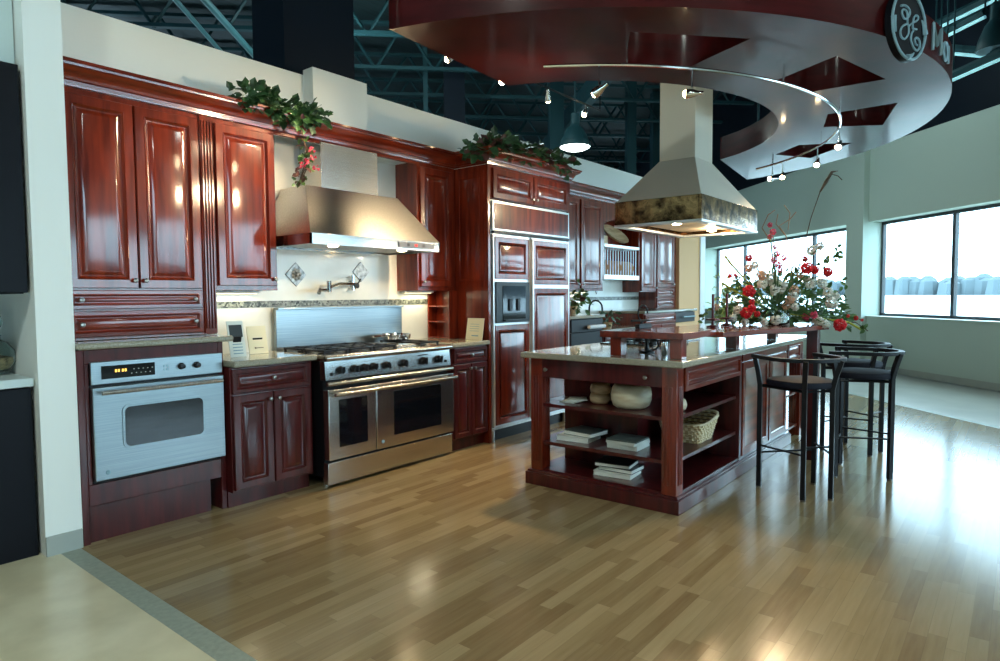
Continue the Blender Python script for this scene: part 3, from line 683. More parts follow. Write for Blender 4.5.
# -- far cabinets
t = thing('wall_cabinet', (6.3, YU, 1.345), 'far double-door cherry wall cabinet right of the refrigerator', 'wall cabinet')
Box(5.645, YU, 1.345, 6.965, 4.268, 2.43).build('carcass', cherry, t, bev=.002)
door(t, 5.67, 6.40, 1.37, 2.395, YU, [(6.37, 1.42)]); door(t, 6.44, 6.93, 1.37, 2.395, YU, [(6.47, 1.42)])
t = thing('plate_rack_cabinet', (7.45, YU, 1.49), 'open cherry plate rack cabinet with a display shelf behind the island hood', 'plate rack')
mb = MB(); mb.box(6.968, YU, 1.49, 6.995, 4.268, 2.43); mb.box(7.915, YU, 1.49, 7.94, 4.268, 2.43); mb.box(6.995, 4.25, 1.49, 7.915, 4.268, 2.43); mb.box(6.995, YU, 2.28, 7.915, 4.25, 2.43)
mb.build('carcass', cherry, t, bev=.002)
Box(6.995, YU-.005, 1.49, 7.915, 4.249, 1.545).build('shelf', trimm, t); Box(6.995, YU-.005, 1.885, 7.915, 4.249, 1.92).build('shelf', trimm, t)
arc = [(6.995, 2.28)]
mb = MB(); n = 14
for i in range(n):
    x0 = 6.995+.92*i/n; x1 = 6.995+.92*(i+1)/n; h = .07*abs((i+.5)/n*2-1)**2
    mb.box(x0, YU, 2.24-h, x1, YU+.02, 2.29)
mb.build('arched_valance', cherry, t)
mb = MB()
for i in range(13): mb.cyl((7.05+i*.068, YU+.02, 1.545), (7.05+i*.068, YU+.02, 1.885), .006, 6)
mb.build('dowels', trimm, t)
pl = None
for i in range(9):
    x = 7.10+i*.084
    if pl is None:
        pl = MB().lathe((x, 4.10, 1.547+.093), [(.03, 0), (.045, .004), (.088, .016), (.092, .018), (.088, .012), (.04, -.004)], 22, 'x').build('plate', mat('tan_stoneware', (.55, .26, .10), .4))
        tag(pl, 'tan plate standing upright in the far plate rack', 'plate', 'plates in the rack'); px0 = x
    else:
        o = pl.copy(); C.objects.link(o); o.location.x += x-px0
t = thing('oval_tray', (7.4, 4.15, 1.92), 'round woven tray leaning on the shelf above the plate rack', 'tray')
vd = Vector((.87, .49, 0)); rt = Vector((.49, -.87, 0)); c_, s_ = math.cos(.62), math.sin(.62)
ax = rt*c_-Vector((0, 0, 1))*s_; nn = (vd*-.38+(rt*s_+Vector((0, 0, 1))*c_)*.92).normalized(); ay = nn.cross(ax)
M = Matrix(((ax.x, ay.x, nn.x, 7.40), (ax.y, ay.y, nn.y, 4.07), (ax.z, ay.z, nn.z, 2.06), (0, 0, 0, 1)))
MB(M).lathe((0, 0, 0), [(.01, .0), (.15, .0), (.18, .02), (.19, .02), (.165, -.012), (.01, -.012)], 28).build('body', tan_w, t)
o = Box(7.02, 4.05, 1.921, 7.18, 4.2, 2.03).build('storage_box', tan_w, bev=.006); tag(o, 'small tan box on the shelf above the plate rack', 'box')
t = thing('wall_cabinet', (8.2, YU, 1.33), 'narrow single-door cherry wall cabinet right of the plate rack', 'wall cabinet')
Box(7.945, YU, 1.33, 8.42, 4.268, 2.43).build('carcass', cherry, t, bev=.002); door(t, 7.96, 8.40, 1.345, 2.395, YU, [(8.37, 1.39)])
t = thing('wall_cabinet', (8.75, YU, 1.1), 'tall far cherry cabinet with two drawers at the end of the run', 'wall cabinet')
Box(8.425, YU, 1.098, 9.10, 4.268, 2.43).build('carcass', cherry, t, bev=.002); door(t, 8.44, 9.0, 1.40, 2.395, YU, [(8.96, 1.44)])
for z0, z1 in ((1.26, 1.385), (1.11, 1.25)): door(t, 8.44, 9.0, z0, z1, YU, [(8.86, (z0+z1)/2)], m=cherry_h, prof=DRAWP, name='drawer')
crown([(5.645, YU-.001), (9.10, YU-.001), (9.101, 4.2)], 2.43, 'crown_moulding', 'cherry crown moulding over the far cabinets beyond the refrigerator')
struct(Box(5.645, 4.258, .90, 9.10, 4.27, 1.225).build('trim_7', whitetile, smooth=False)); struct(Box(5.645, 4.258, 1.272, 9.10, 4.27, 1.5).build('trim_8', whitetile, smooth=False)); struct(Box(5.645, 4.255, 1.225, 9.1, 4.27, 1.272).build('trim_9', mosaic, smooth=False))
struct(Box(9.102, 3.95, 0, 9.86, 4.268, TOP-.02).build('wall_pier', tanp, smooth=False)).name = 'wall_end'
struct(Box(9.86, 3.93, 0, 10.05, 4.268, TOP-.02).build('trim_10', white, smooth=False))
cx, cz, rd = 7.25, 1.39, .085
o = MB().add([(cx+a*rd*.8, 4.25, cz+c*rd) for a, c in ((0, -1), (1, 0), (0, 1), (-1, 0))]+[(cx+a*rd*.8, 4.258, cz+c*rd) for a, c in ((0, -1), (1, 0), (0, 1), (-1, 0))], [(0, 1, 2, 3), (7, 6, 5, 4), (0, 4, 5, 1), (1, 5, 6, 2), (2, 6, 7, 3), (3, 7, 4, 0)]).build('accent_tile', MT['relief_pewter'], bev=.003)
tag(o, 'diamond relief tile on the far backsplash under the plate rack', 'tile')
# dishwasher and sink base
t = thing('dishwasher', (6.0, 3.65, 0), 'black raised dishwasher with a white bar handle right of the refrigerator', 'dishwasher')
Box(5.685, 3.67, .20, 6.335, 4.2, 1.045).build('body', blackp, t); Box(5.69, 3.64, .22, 6.33, 3.67, .90).build('door', black, t, bev=.004); Box(5.69, 3.635, .905, 6.33, 3.67, 1.04).build('control_panel', black, t, bev=.004)
hb = MB(); hb.tube([(5.98, 3.60, .955), (6.31, 3.60, .955)], .022, 10); hb.box(6.0, 3.60, .94, 6.03, 3.64, .97); hb.box(6.26, 3.60, .94, 6.29, 3.64, .97); hb.build('handle', white, t)
Box(5.69, 3.70, 0, 6.33, 3.72, .2).build('base', cherry_d, t)
o = Box(5.642, 3.62, 1.047, 6.36, 4.256, 1.082).build('countertop', granite, bev=.008); tag(o, 'raised granite top over the black dishwasher', 'countertop')
t = thing('sink_cabinet', (6.9, 3.64, 0), 'cherry sink base cabinet right of the black dishwasher', 'cabinet')
Box(6.34, 3.64, .1, 7.33, 4.255, .873).build('carcass', cherry_d, t); Box(6.34, 3.69, 0, 7.33, 3.71, .1).build('toe_kick', cherry_d, t)
door(t, 6.36, 6.83, .12, .72, 3.64, [(6.80, .67)], m=cherry_d); door(t, 6.85, 7.31, .12, .72, 3.64, [(6.88, .67)], m=cherry_d); door(t, 6.36, 7.31, .735, .86, 3.64, [], m=cherry_d, prof=DRAWP, name='drawer')
o = Box(6.362, 3.60, .875, 7.33, 4.256, .914).build('countertop', granite, bev=.008); tag(o, 'granite counter with the kitchen faucet beyond the refrigerator', 'countertop')
t = thing('kitchen_faucet', (6.85, 4.12, .914), 'dark gooseneck faucet on the far sink counter', 'faucet')
MB().lathe((6.85, 4.12, .914), [(.03, 0), (.028, .02), (.014, .03), (.013, .06)], 14).build('base', black, t)
MB().tube([(6.85, 4.12, .97)]+[(6.85, 4.12-.09+.09*math.cos(a), 1.14+.09*math.sin(a)) for a in [i*PI/8 for i in range(9)]]+[(6.85, 3.94, 1.08)], .011, 8).build('spout', black, t)
t = thing('base_cabinet', (7.8, 3.64, 0), 'raised cherry cabinet at the far end of the kitchen', 'cabinet')
Box(7.335, 3.64, 0, 8.26, 4.255, 1.06).build('carcass', cherry, t, bev=.002)
door(t, 7.35, 8.25, .93, 1.045, 3.64, [], m=cherry_h, prof=DRAWP, name='drawer'); door(t, 7.35, 7.8, .12, .915, 3.64, [(7.77, .8)]); door(t, 7.81, 8.25, .12, .915, 3.64, [(7.84, .8)])
t = thing('warming_drawer', (8.6, 3.64, 0), 'black warming drawer in the tan end cabinet far right of the kitchen', 'warming drawer')
Box(8.265, 3.66, 0, 8.92, 4.0-.06, .915).build('cabinet_body', tanp, t); Box(8.265, 3.66, .916, 8.92, 3.94, 1.06).build('body', blackp, t); Box(8.27, 3.63, .92, 8.915, 3.66, 1.055).build('drawer', black, t, bev=.004)
MB().tube([(8.45, 3.60, .99), (8.85, 3.60, .99)], .01, 8).box(8.47, 3.6, .985, 8.48, 3.63, .995).box(8.82, 3.6, .985, 8.83, 3.63, .995).build('handle', logo_s, t)
o = Box(7.31, 3.61, 1.064, 8.96, 3.945, 1.094).box(7.31, 3.945, 1.064, 9.09, 4.255, 1.094).build('countertop', granite, bev=.006); tag(o, 'raised granite top at the far end of the kitchen run', 'countertop')

# ================================================================== ISLAND
IX0, IX1, IY0, IY1 = 3.60, 6.40, 1.57, 2.63
t = thing('kitchen_island', (5.0, 2.1, 0), 'long dark cherry kitchen island with open bookshelves at its near end', 'kitchen island')
# plinth with cap
mb = MB(); mb.box(IX0-.03, IY0-.03, 0, 5.93, IY1+.03, .085); mb.box(IX0-.018, IY0-.018, .085, 5.93, IY1+.018, .10); mb.build('plinth', cherry_d, t, bev=.003)
def post(x, y, w_=.095, z0=.10, z1=.873, name='corner_post'):
    m_ = MB(); m_.box(x, y, z0, x+w_, y+w_, z1)
    for i in range(3):
        a = .028+i*.021
        m_.box(x-.006, y+a, z0+.06, x, y+a+.010, z1-.12); m_.box(x+a, y-.006, z0+.06, x+a+.010, y, z1-.12)
    return m_.build(name, cherry, t, bev=.002)
post(IX0, IY0); post(IX0, IY1-.095); post(IX1-.095, IY0, z0=0); post(IX1-.095, IY1-.095, z0=0)
ME = Matrix.Translation((IX0, 0, 0)) @ Matrix.Rotation(-PI/2, 4, 'Z')        # end face: local x = -Y
ap = MB(ME).rects(-(IY1-.095), -(IY0+.095), .745, .873, [(0, -.03), (0, .0), (.002, .002), (.01, .002)], 0).build('drawer', cherry_d, t)
for y in (IY1-.135, IY0+.195): knob(ap, IX0-.002, y, .80, d=(-1, 0, 0))
for z in (.555, .295): 
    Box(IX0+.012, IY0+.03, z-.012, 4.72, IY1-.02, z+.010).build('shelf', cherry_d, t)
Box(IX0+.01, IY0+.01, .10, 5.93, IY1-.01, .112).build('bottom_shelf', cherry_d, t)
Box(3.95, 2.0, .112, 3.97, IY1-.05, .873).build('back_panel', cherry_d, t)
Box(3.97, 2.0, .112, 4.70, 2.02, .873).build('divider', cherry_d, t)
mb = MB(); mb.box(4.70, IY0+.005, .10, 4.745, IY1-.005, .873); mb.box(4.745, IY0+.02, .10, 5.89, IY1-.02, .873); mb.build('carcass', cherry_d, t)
door(t, 3.715, 4.70, .715, .865, IY0+.015, [], m=cherry_h, prof=[(0, 0), (0, .016), (.004, .021), (.030, .021), (.034, .024), (.042, .012), (.062, .012), (.068, .019)], name='drawer')
door(t, 4.76, 5.37, .115, .80, IY0+.02, [], m=cherry_h, prof=FLAT); door(t, 5.40, 5.88, .115, .80, IY0+.02, [], m=cherry_h, prof=FLAT)
Box(4.75, IY0-.002, .81, 5.88, IY0+.02, .868).build('rail', cherry_h, t, bev=.002)
door(t, 5.90, IX1-.11, .715, .865, IY0+.015, [], m=cherry_h, prof=DRAWP, name='drawer')
for z in (.10, .40): Box(5.90, IY0+.02, z-.01, IX1-.01, IY1-.02, z+.01).build('shelf', cherry, t)
Box(5.93, IY1-.04, .75, IX1-.11, IY1-.02, .873).build('apron', cherry_d, t)
o = Box(3.53, 1.505, .875, 6.47, 2.67, .914).build('countertop', granite, bev=.008); tag(o, 'long speckled granite counter on the kitchen island', 'countertop')
# raised bar
t = thing('raised_bar', (4.6, 1.8, .914), 'raised dark cherry breakfast bar standing on the island on square posts', 'breakfast bar')
MB().prism([(3.62, 1.545), (4.15, 1.545), (4.15, 2.10), (3.62, 2.10)], 1.032, 1.072).build('top', cherry_h, t, bev=.003)
MB().prism([(4.151, 1.50), (5.50, 1.165), (5.80, 1.35), (5.80, 2.0), (4.151, 2.10)], 1.020, 1.055).build('top', cherry_h, t, bev=.003)
for x, y in ((3.65, 1.565), (3.65, 1.965), (4.60, 1.57), (5.65, 1.60)): Box(x, y, .915, x+.075, y+.075, 1.031 if x < 4 else 1.019).build('post', cherry, t, bev=.002)
Box(5.41, 1.225, 0, 5.49, 1.305, 1.019).build('leg', cherry_d, t, bev=.002)
# cooktop on island
t = thing('island_cooktop', (4.9, 2.25, .914), 'black gas cooktop set in the island counter under the cream hood', 'cooktop')
Box(4.45, 2.13, .915, 5.35, 2.58, .925).build('glass', bglass, t, bev=.003)
for x in (4.65, 4.9, 5.15):
    for y in (2.24, 2.47):
        MB().lathe((x, y, .925), [(.04, 0), (.04, .01), (.01, .014)], 14).build('burner', blackp, t)
        g = MB(); g.box(x-.09, y-.005, .94, x+.09, y+.005, .95); g.box(x-.005, y-.09, .94, x+.005, y+.09, .95)
        for a, c in ((-.085, 0), (.085, 0), (0, -.085), (0, .085)): g.box(x+a-.005, y+c-.005, .925, x+a+.005, y+c+.005, .94)
        g.build('grate', blackp, t)
# items on the counter under the bar
t = thing('utensil_stand', (4.0, 1.93, .914), 'black curled iron stand on the island counter under the bar', 'stand')
MB().lathe((3.98, 1.95, .914), [(.05, 0), (.05, .008), (.01, .012)], 16).build('base', black, t)
MB().tube([(3.98, 1.95, .92), (3.98, 1.95, 1.02)], .014, 8).build('pole', black, t)
MB().tube([(3.98-.0, 1.95, .925)]+[(3.98, 1.95-.05-.035*math.sin(a), .97-.035*math.cos(a)) for a in [i*PI/6 for i in range(8)]], .005, 6).build('scroll', black, t)
for i, (x, y) in enumerate(((3.86, 1.77), (3.93, 1.72))):
    t = thing('canister', (x, y, .914), ('slim chrome canister under the bar, nearest the corner post', 'second chrome canister under the bar, farther from the viewer')[i], 'canister')
    MB().lathe((x, y, .914), [(.018, 0), (.02, .004), (.02, .085), (.016, .09)], 16).build('body', chrome, t); MB().lathe((x, y, 1.004), [(.017, 0), (.018, .008), (.006, .014)], 14).build('lid', blackp, t)
# candle stand
t = thing('candle_stand', (4.55, 1.62, 1.055), 'dark wooden two-stick candle stand on the bar left of the flowers', 'candle stand')
for i, (px, z1) in enumerate(((713, 1.30), (727, 1.30))):
    p = at_y(px, 310, 1.75); x = p.x
    MB().lathe((x, 1.75, 1.056), [(.045, 0), (.045, .012), (.012, .02), (.010, .05), (.05, .055), (.05, .065), (.010, .07), (.010, z1-1.056)], 14).build('stick', cherry_d, t)
t.location = (at_y(720, 310, 1.75).x, 1.75, 1.056)
for ch in t.children: ch.location = WM[t.name].translation-t.location
# scroll iron stand at bar's far left
t = thing('iron_scroll_holder', (4.05, 1.98, 1.073), 'small black wrought-iron scroll holder on the near bar end', 'holder')
bp_ = (4.0, 2.02, 1.074)
mb = MB(); mb.tube([(bp_[0]+.07*math.cos(a), bp_[1]-.03, bp_[2]+.10+.055*math.sin(a)) for a in [i*PI/7 for i in range(13)]], .006, 6); mb.build('hoop', black, t)
mb = MB(); mb.box(bp_[0]-.09, bp_[1]-.05, bp_[2], bp_[0]+.09, bp_[1]-.02, bp_[2]+.03); mb.tube([(bp_[0]-.16, bp_[1]-.03, bp_[2]+.055), (bp_[0]+.10, bp_[1]-.03, bp_[2]+.05)], .008, 6); mb.tube([(bp_[0]-.02, bp_[1]-.03, bp_[2]+.02), (bp_[0]-.02, bp_[1]-.03, bp_[2]+.055)], .01, 6)
mb.build('base', black, t)

# shelf contents
def lathe_thing(name, c, prof, m, label, cat, lobes=0):
    mb = MB().lathe(c, prof, 40)
    if lobes:
        for v in mb.v:
            a = math.atan2(v.y-c[1], v.x-c[0]); k = 1-.035*abs(math.sin(a*lobes/2)); v.x = c[0]+(v.x-c[0])*k; v.y = c[1]+(v.y-c[1])*k
    o = mb.build(name, m, ang=60); tag(o, label, cat); return o
ZS1, ZS2, ZS3 = .566, .306, .113
lathe_thing('wooden_bowl', (3.82, 1.98, ZS1), [(.095, 0), (.118, .015), (.130, .05), (.132, .09), (.125, .125), (.112, .148), (.098, .150), (.096, .14), (.108, .11), (.105, .05), (.05, .03), (.001, .03)], cream_w, 'large round cream wooden bowl on the top shelf of the island', 'bowl')
lathe_thing('wooden_bowl', (3.84, 2.22, ZS1), [(.055, 0), (.07, .015), (.074, .04), (.066, .066), (.060, .07), (.066, .074), (.072, .10), (.064, .128), (.056, .132), (.05, .12), (.05, .09), (.001, .085)], tan_w, 'tan wooden jar of two stacked rings beside the cream bowl', 'jar')
lathe_thing('wooden_bowl', (3.86, 1.70, ZS1), [(.05, 0), (.07, .012), (.078, .04), (.07, .07), (.055, .082), (.05, .075), (.06, .04), (.001, .02)], cream_w, 'small cream wooden bowl half hidden behind the near corner post of the island', 'bowl')
lathe_thing('wooden_bowl', (6.12, 1.85, .411), [(.06, 0), (.10, .03), (.11, .07), (.10, .11), (.09, .11), (.09, .07), (.001, .03)], tan_w, 'tan wooden bowl on the open shelf at the far end of the island', 'bowl')
def book(name, x, y, z, w_, d, h, rz, cover, label, cat='book', group=None):
    M = Matrix.Translation((x, y, z)) @ Matrix.Rotation(rz, 4, 'Z')
    t = thing(name, (x, y, z), label, cat, group, rz=rz)
    Box(-w_/2+.004, -d/2+.003, .003, w_/2-.003, d/2-.003, h-.003, M=M).build('pages', paper, t)
    mb = MB(M); mb.box(-w_/2, -d/2, 0, w_/2, d/2, .003); mb.box(-w_/2, -d/2, h-.003, w_/2, d/2, h); mb.box(w_/2-.003, -d/2, .003, w_/2, d/2, h-.003); mb.build('cover', cover, t)
    return t
book('book', 3.80, 2.37, ZS2, .20, .24, .035, .1, paper, 'pale book lowest of the left pair on the island middle shelf')
book('book', 3.83, 2.33, ZS2+.035, .20, .23, .03, -.1, bookg, 'grey-green book on top of the left pair on the island middle shelf')
hs = [.008]*7
for i in range(6):
    M = Matrix.Translation((3.80+random.uniform(-.008, .008), 1.99, ZS2+i*.0105)) @ Matrix.Rotation(random.uniform(-.08, .08), 4, 'Z')
    o = Box(-.10, -.105, 0, .10, .105, .0095, M=M).build('magazine', papg if i < 5 else bookg); tag(o, ['grey-green magazine at the bottom of the pile right of the two books', 'magazine second from the bottom of the middle shelf pile', 'magazine third from the bottom of the middle shelf pile', 'magazine fourth from the bottom of the middle shelf pile', 'magazine second from the top of the middle shelf pile', 'dark-covered magazine topmost on the middle shelf pile'][i], 'magazine', 'magazines on the island middle shelf')
book('book', 3.80, 2.07, ZS3, .20, .26, .03, .12, paper, 'pale book lowest of the three on the island bottom shelf')
book('book', 3.82, 2.05, ZS3+.03, .19, .24, .028, .02, bookd, 'dark book in the middle of the three on the island bottom shelf')
book('book', 3.81, 2.08, ZS3+.058, .19, .24, .026, .16, bookd, 'dark book topmost of the three on the island bottom shelf')
for i in range(3):
    M = Matrix.Translation((3.78+i*.02, 2.41-i*.012, ZS1+i*.0065)) @ Matrix.Rotation(.3*i, 4, 'Z')
    o = Box(-.07, -.06, 0, .07, .06, .006, M=M).build('booklet', papg); tag(o, ['cream booklet lowest beside the tan ring jar', 'cream booklet in the middle of three beside the tan ring jar', 'cream booklet topmost beside the tan ring jar'][i], 'booklet', 'booklets on the island top shelf')
def basket(cx, cy, z, sx, sy, h, label, flare=.03):
    t = thing('wicker_basket', (cx, cy, z), label, 'basket')
    mb = MB()
    rows = 7; n = 28
    def ring(k, extra=0):
        f = k/rows; a = sx/2+flare*f; b_ = sy/2+flare*f; pts = []
        for i in range(n):
            th = 2*PI*i/n; c, s_ = math.cos(th), math.sin(th); e = .25
            x = a*math.copysign(abs(c)**e, c); y = b_*math.copysign(abs(s_)**e, s_)
            zz = z+.006+h*f*(1+.42*max(0, x/a)**2); x += flare*1.2*f*max(0, x/a)
            pts.append((cx+x, cy+y, zz))
        return pts
    for k in range(rows+1):
        pts = ring(k); pts = [(p_[0]+(.004 if (i+k) % 2 else -.004), p_[1]+(.004 if (i+k) % 2 else -.004), p_[2]) for i, p_ in enumerate(pts)]
        mb.tube(pts, h/rows*.62, 6, closed=True)
    mb.build('weave', wick, t); Box(cx-sx/2, cy-sy/2, z, cx+sx/2, cy+sy/2, z+.012).build('bottom', wick, t)
    pts = ring(rows); MB().tube([(a, b_, c+.006) for a, b_, c in pts], .010, 6, closed=True).build('rim', cream_w, t)
basket(4.27, 1.78, ZS2, .26, .24, .115, 'wicker basket with a flared handle side on the island side shelf')
basket(6.14, 1.85, .111, .22, .30, .15, 'wicker basket on the low open shelf at the far end of the island', .02)

# island hood
t = thing('island_hood', (4.92, 2.05, 1.8), 'cream island hood with a mottled copper band and square chimney hanging over the island', 'range hood')
A0, A1, B0, B1 = 4.35, 5.52, 1.735, 2.385
mb = MB(); mb.hexa([(A0, B0, 1.985), (A1, B0, 1.985), (A1, B1, 1.985), (A0, B1, 1.985), (4.69, 1.92, 2.315), (5.03, 1.92, 2.315), (5.03, 2.20, 2.315), (4.69, 2.20, 2.315)]); mb.build('canopy', hoodp, t, bev=.002)
Box(4.69, 1.92, 2.315, 5.03, 2.20, 6.49).build('chimney', hoodp, t, bev=.002)
mb = MB(); mb.box(A0-.008, B0-.008, 1.815, A1+.008, B0+.012, 1.985); mb.box(A0-.008, B1-.012, 1.815, A1+.008, B1+.008, 1.985); mb.box(A0-.008, B0+.012, 1.815, A0+.012, B1-.012, 1.985); mb.box(A1-.012, B0+.012, 1.815, A1+.008, B1-.012, 1.985)
mb.build('copper_band', copper, t, bev=.002)
mb = MB(); mb.box(A0-.012, B0-.012, 1.797, A1+.012, B0+.05, 1.815); mb.box(A0-.012, B1-.05, 1.797, A1+.012, B1+.012, 1.815); mb.box(A0-.012, B0+.05, 1.797, A0+.05, B1-.05, 1.815); mb.box(A1-.05, B0+.05, 1.797, A1+.012, B1-.05, 1.815)
mb.build('bottom_rim', trimm, t, bev=.002)
Box(A0+.05, B0+.05, 1.84, A1-.05, B1-.05, 1.85).build('liner', mat('hood_liner_steel', (.75, .62, .45), .45, .5), t)
for x in (4.6, 5.3): hood_light(t, (x, 2.02, 1.815), 6, kind='POINT')

# ================================================================== STOOLS
def make_stool():
    t = thing('bar_stool', (0, 0, 0), '', 'stool', 'bar stools beside the island')
    RZ = .885
    fr_ = [Vector((.20, .16, 0)), Vector((-.20, .16, 0))]; bk = [Vector((.095, -.17, 0)), Vector((-.095, -.17, 0))]
    top_f = [Vector((.222, .19, RZ)), Vector((-.222, .19, RZ))]; top_b = [Vector((.12, -.215, RZ)), Vector((-.12, -.215, RZ))]
    for a, b_ in zip(fr_+bk, top_f+top_b):
        m1 = a+Vector((0, 0, .70)); d = (b_-a); d.z = 0
        mb = MB()
        w_ = .014
        # square tube leg with flared top
        pts = [a+Vector((0, 0, .012)), m1, a+d*.35+Vector((0, 0, .78)), a+d*.9+Vector((0, 0, RZ-.02)), b_]
        mb.tube(pts, .020, 4)
        lg = mb.build('leg', black, t, ang=30)
        MB().lathe(a, [(.016, 0), (.017, .012), (.01, .014)], 10).build('foot', nickel, lg)
    # U rail
    pts = [Vector((.222, .21, RZ)), Vector((.228, .05, RZ))]
    for i in range(9):
        a = -PI*i/8; pts.append(Vector((.225*math.cos(a), -.04+.185*math.sin(a), RZ)))
    pts += [Vector((-.228, .05, RZ)), Vector((-.222, .21, RZ))]
    mb = MB(); vs = []; n = len(pts)
    for i, p in enumerate(pts):
        d = (pts[min(i+1, n-1)]-pts[max(i-1, 0)]).normalized(); o_ = Vector((d.y, -d.x, 0))
        for a, z in ((-.018, -.012), (.018, -.012), (.018, .012), (-.018, .012)): vs.append(p+o_*a+Vector((0, 0, z)))
    fs = [[0, 1, 2, 3], [4*(n-1)+3, 4*(n-1)+2, 4*(n-1)+1, 4*(n-1)]]
    for i in range(n-1):
        for k in range(4): fs.append((4*i+k, 4*i+4+k, 4*i+4+(k+1) % 4, 4*i+(k+1) % 4))
    mb.add(vs, fs); mb.build('back_rail', black, t, bev=.003)
    # seat
    vs = []; n = 28; prof = [(.80, .70), (.97, .705), (1.0, .725), (.97, .745), (.80, .752), (.3, .755)]
    for f_, z in prof:
        for i in range(n):
            a = 2*PI*i/n; c, s_ = math.cos(a), math.sin(a); x = .205*math.copysign(abs(c)**.7, c); y = .19*math.copysign(abs(s_)**.7, s_); x *= (1 if y > 0 else 1+.4*y/.19*.5)
            vs.append((x*f_, y*f_, z))
    fs = [list(range(n))[::-1], [(len(prof)-1)*n+i for i in range(n)]]
    for j in range(len(prof)-1):
        for i in range(n): fs.append((j*n+i, j*n+(i+1) % n, (j+1)*n+(i+1) % n, (j+1)*n+i))
    MB().add(vs, fs).build('seat', padm, t, ang=60)
    MB().tube([(.19, .155, .69), (-.19, .155, .69), (-.095, -.165, .69), (.095, -.165, .69)], .010, 4, closed=True).build('seat_frame', black, t)
    for a, b_, z in ((fr_[0], fr_[1], .24), (bk[0], bk[1], .34), (fr_[0], bk[0], .29), (fr_[1], bk[1], .29)):
        MB().tube([a+Vector((0, 0, z)), b_+Vector((0, 0, z))], .007, 6).build('stretcher', black, t)
    return t
s0 = make_stool()
for i, (x, y, rz, lb) in enumerate(((4.48, 1.10, -.75, 'black metal bar stool nearest the viewer, in front of the island doors'), (5.22, .87, .12, 'black metal bar stool farthest right, standing clear of the island'), (5.95, 1.06, -.25, 'black metal bar stool farthest from the viewer behind the other two'))):
    o = s0 if i == 0 else copy_tree(s0)
    o.location = (x, y, 0); o.rotation_euler = (0, 0, rz); o['label'] = lb

# ================================================================== CEILING RING
RC = Vector((4.895, 3.188)); RO, RI, RZ0, RT = 2.80, 1.69, 2.60, .21; IC = Vector((-.077, -.059)); QC = Vector((-.035, -.035))
def ring():
    cu = bpy.data.curves.new('ring', 'CURVE'); cu.dimensions = '2D'; cu.fill_mode = 'BOTH'; cu.extrude = RT/2
    def poly_(pts):
        s_ = cu.splines.new('POLY'); s_.points.add(len(pts)-1)
        for i, p in enumerate(pts): s_.points[i].co = (p[0], p[1], 0, 1)
        s_.use_cyclic_u = True
    def ang(p): return math.atan2(p[1]-RC.y, p[0]-RC.x)
    ao0, ao1 = ang((2.23, 2.46)), ang((7.60, 2.50)); ai0, ai1 = ang((3.17, 2.53)), ang((6.33, 2.42))
    pts = [(RO*math.cos(ao0+(ao1-ao0)*i/96), RO*math.sin(ao0+(ao1-ao0)*i/96)) for i in range(97)]
    pts += [(IC.x+RI*math.cos(ai1+(ai0-ai1)*i/72), IC.y+RI*math.sin(ai1+(ai0-ai1)*i/72)) for i in range(73)]
    poly_(pts)
    for a in (-132.3, -103, -73.7, -45.2):
        a = math.radians(a); c, s_ = math.cos(a), math.sin(a)
        poly_([(QC.x+c*r-s_*w_, QC.y+s_*r+c*w_) for r, w_ in ((2.03, -.195), (2.45, -.32), (2.45, .32), (2.03, .195))][::-1])
    tmp = bpy.data.objects.new('tmp_ring', cu); C.objects.link(tmp)
    dg = bpy.context.evaluated_depsgraph_get(); me = bpy.data.meshes.new_from_object(tmp.evaluated_get(dg)); bpy.data.objects.remove(tmp, do_unlink=True)
    me.name = 'ring_canopy'; me.materials.clear(); me.materials.append(lam)
    return me
t = thing('ring_canopy', (RC.x, RC.y, RZ0), 'huge dark cherry half-ring canopy with four square openings hanging over the island', 'ceiling canopy')
o = bpy.data.objects.new('ring_panel', ring()); C.objects.link(o); o.parent = t; o.location = (0, 0, RT/2); WM[o.name] = WM[t.name]
for a in (-160, -132-15, -118, -88, -60, -32, -20):
    r_ = 2.6; p = (RC.x+r_*math.cos(math.radians(a)), RC.y+r_*math.sin(math.radians(a)))
    MB().cyl((p[0], p[1], RZ0+RT), (p[0], p[1], 6.49), .012, 6).build('hanger_rod', dkblue, t)
# round sign on the outer face
def proj(p):
    d = p-Vector((0, 0, H)); return 500+F*d.dot(rr)/d.dot(fw), 330.5-F*d.dot(uu)/d.dot(fw)
def ring_angle(px, z, r):
    return min((math.radians(-125+i*.1) for i in range(480)), key=lambda a: abs(proj(Vector((RC.x+r*math.cos(a), RC.y+r*math.sin(a), z)))[0]-px))
sa = ring_angle(908, 2.8, RO+.03); so = Vector((math.cos(sa), math.sin(sa), 0))
sc_pt = Vector((RC.x, RC.y, 0))+so*(RO+.035)
sz = min((2.5+i*.002 for i in range(300)), key=lambda z: abs(proj(Vector((sc_pt.x, sc_pt.y, z)))[1]-26))
SM = Matrix.Translation((sc_pt.x, sc_pt.y, sz)) @ Matrix(((-so.y, 0, so.x, 0), (so.x, 0, so.y, 0), (0, 1, 0, 0), (0, 0, 0, 1)))   # local x along the ring, y up, z outwards
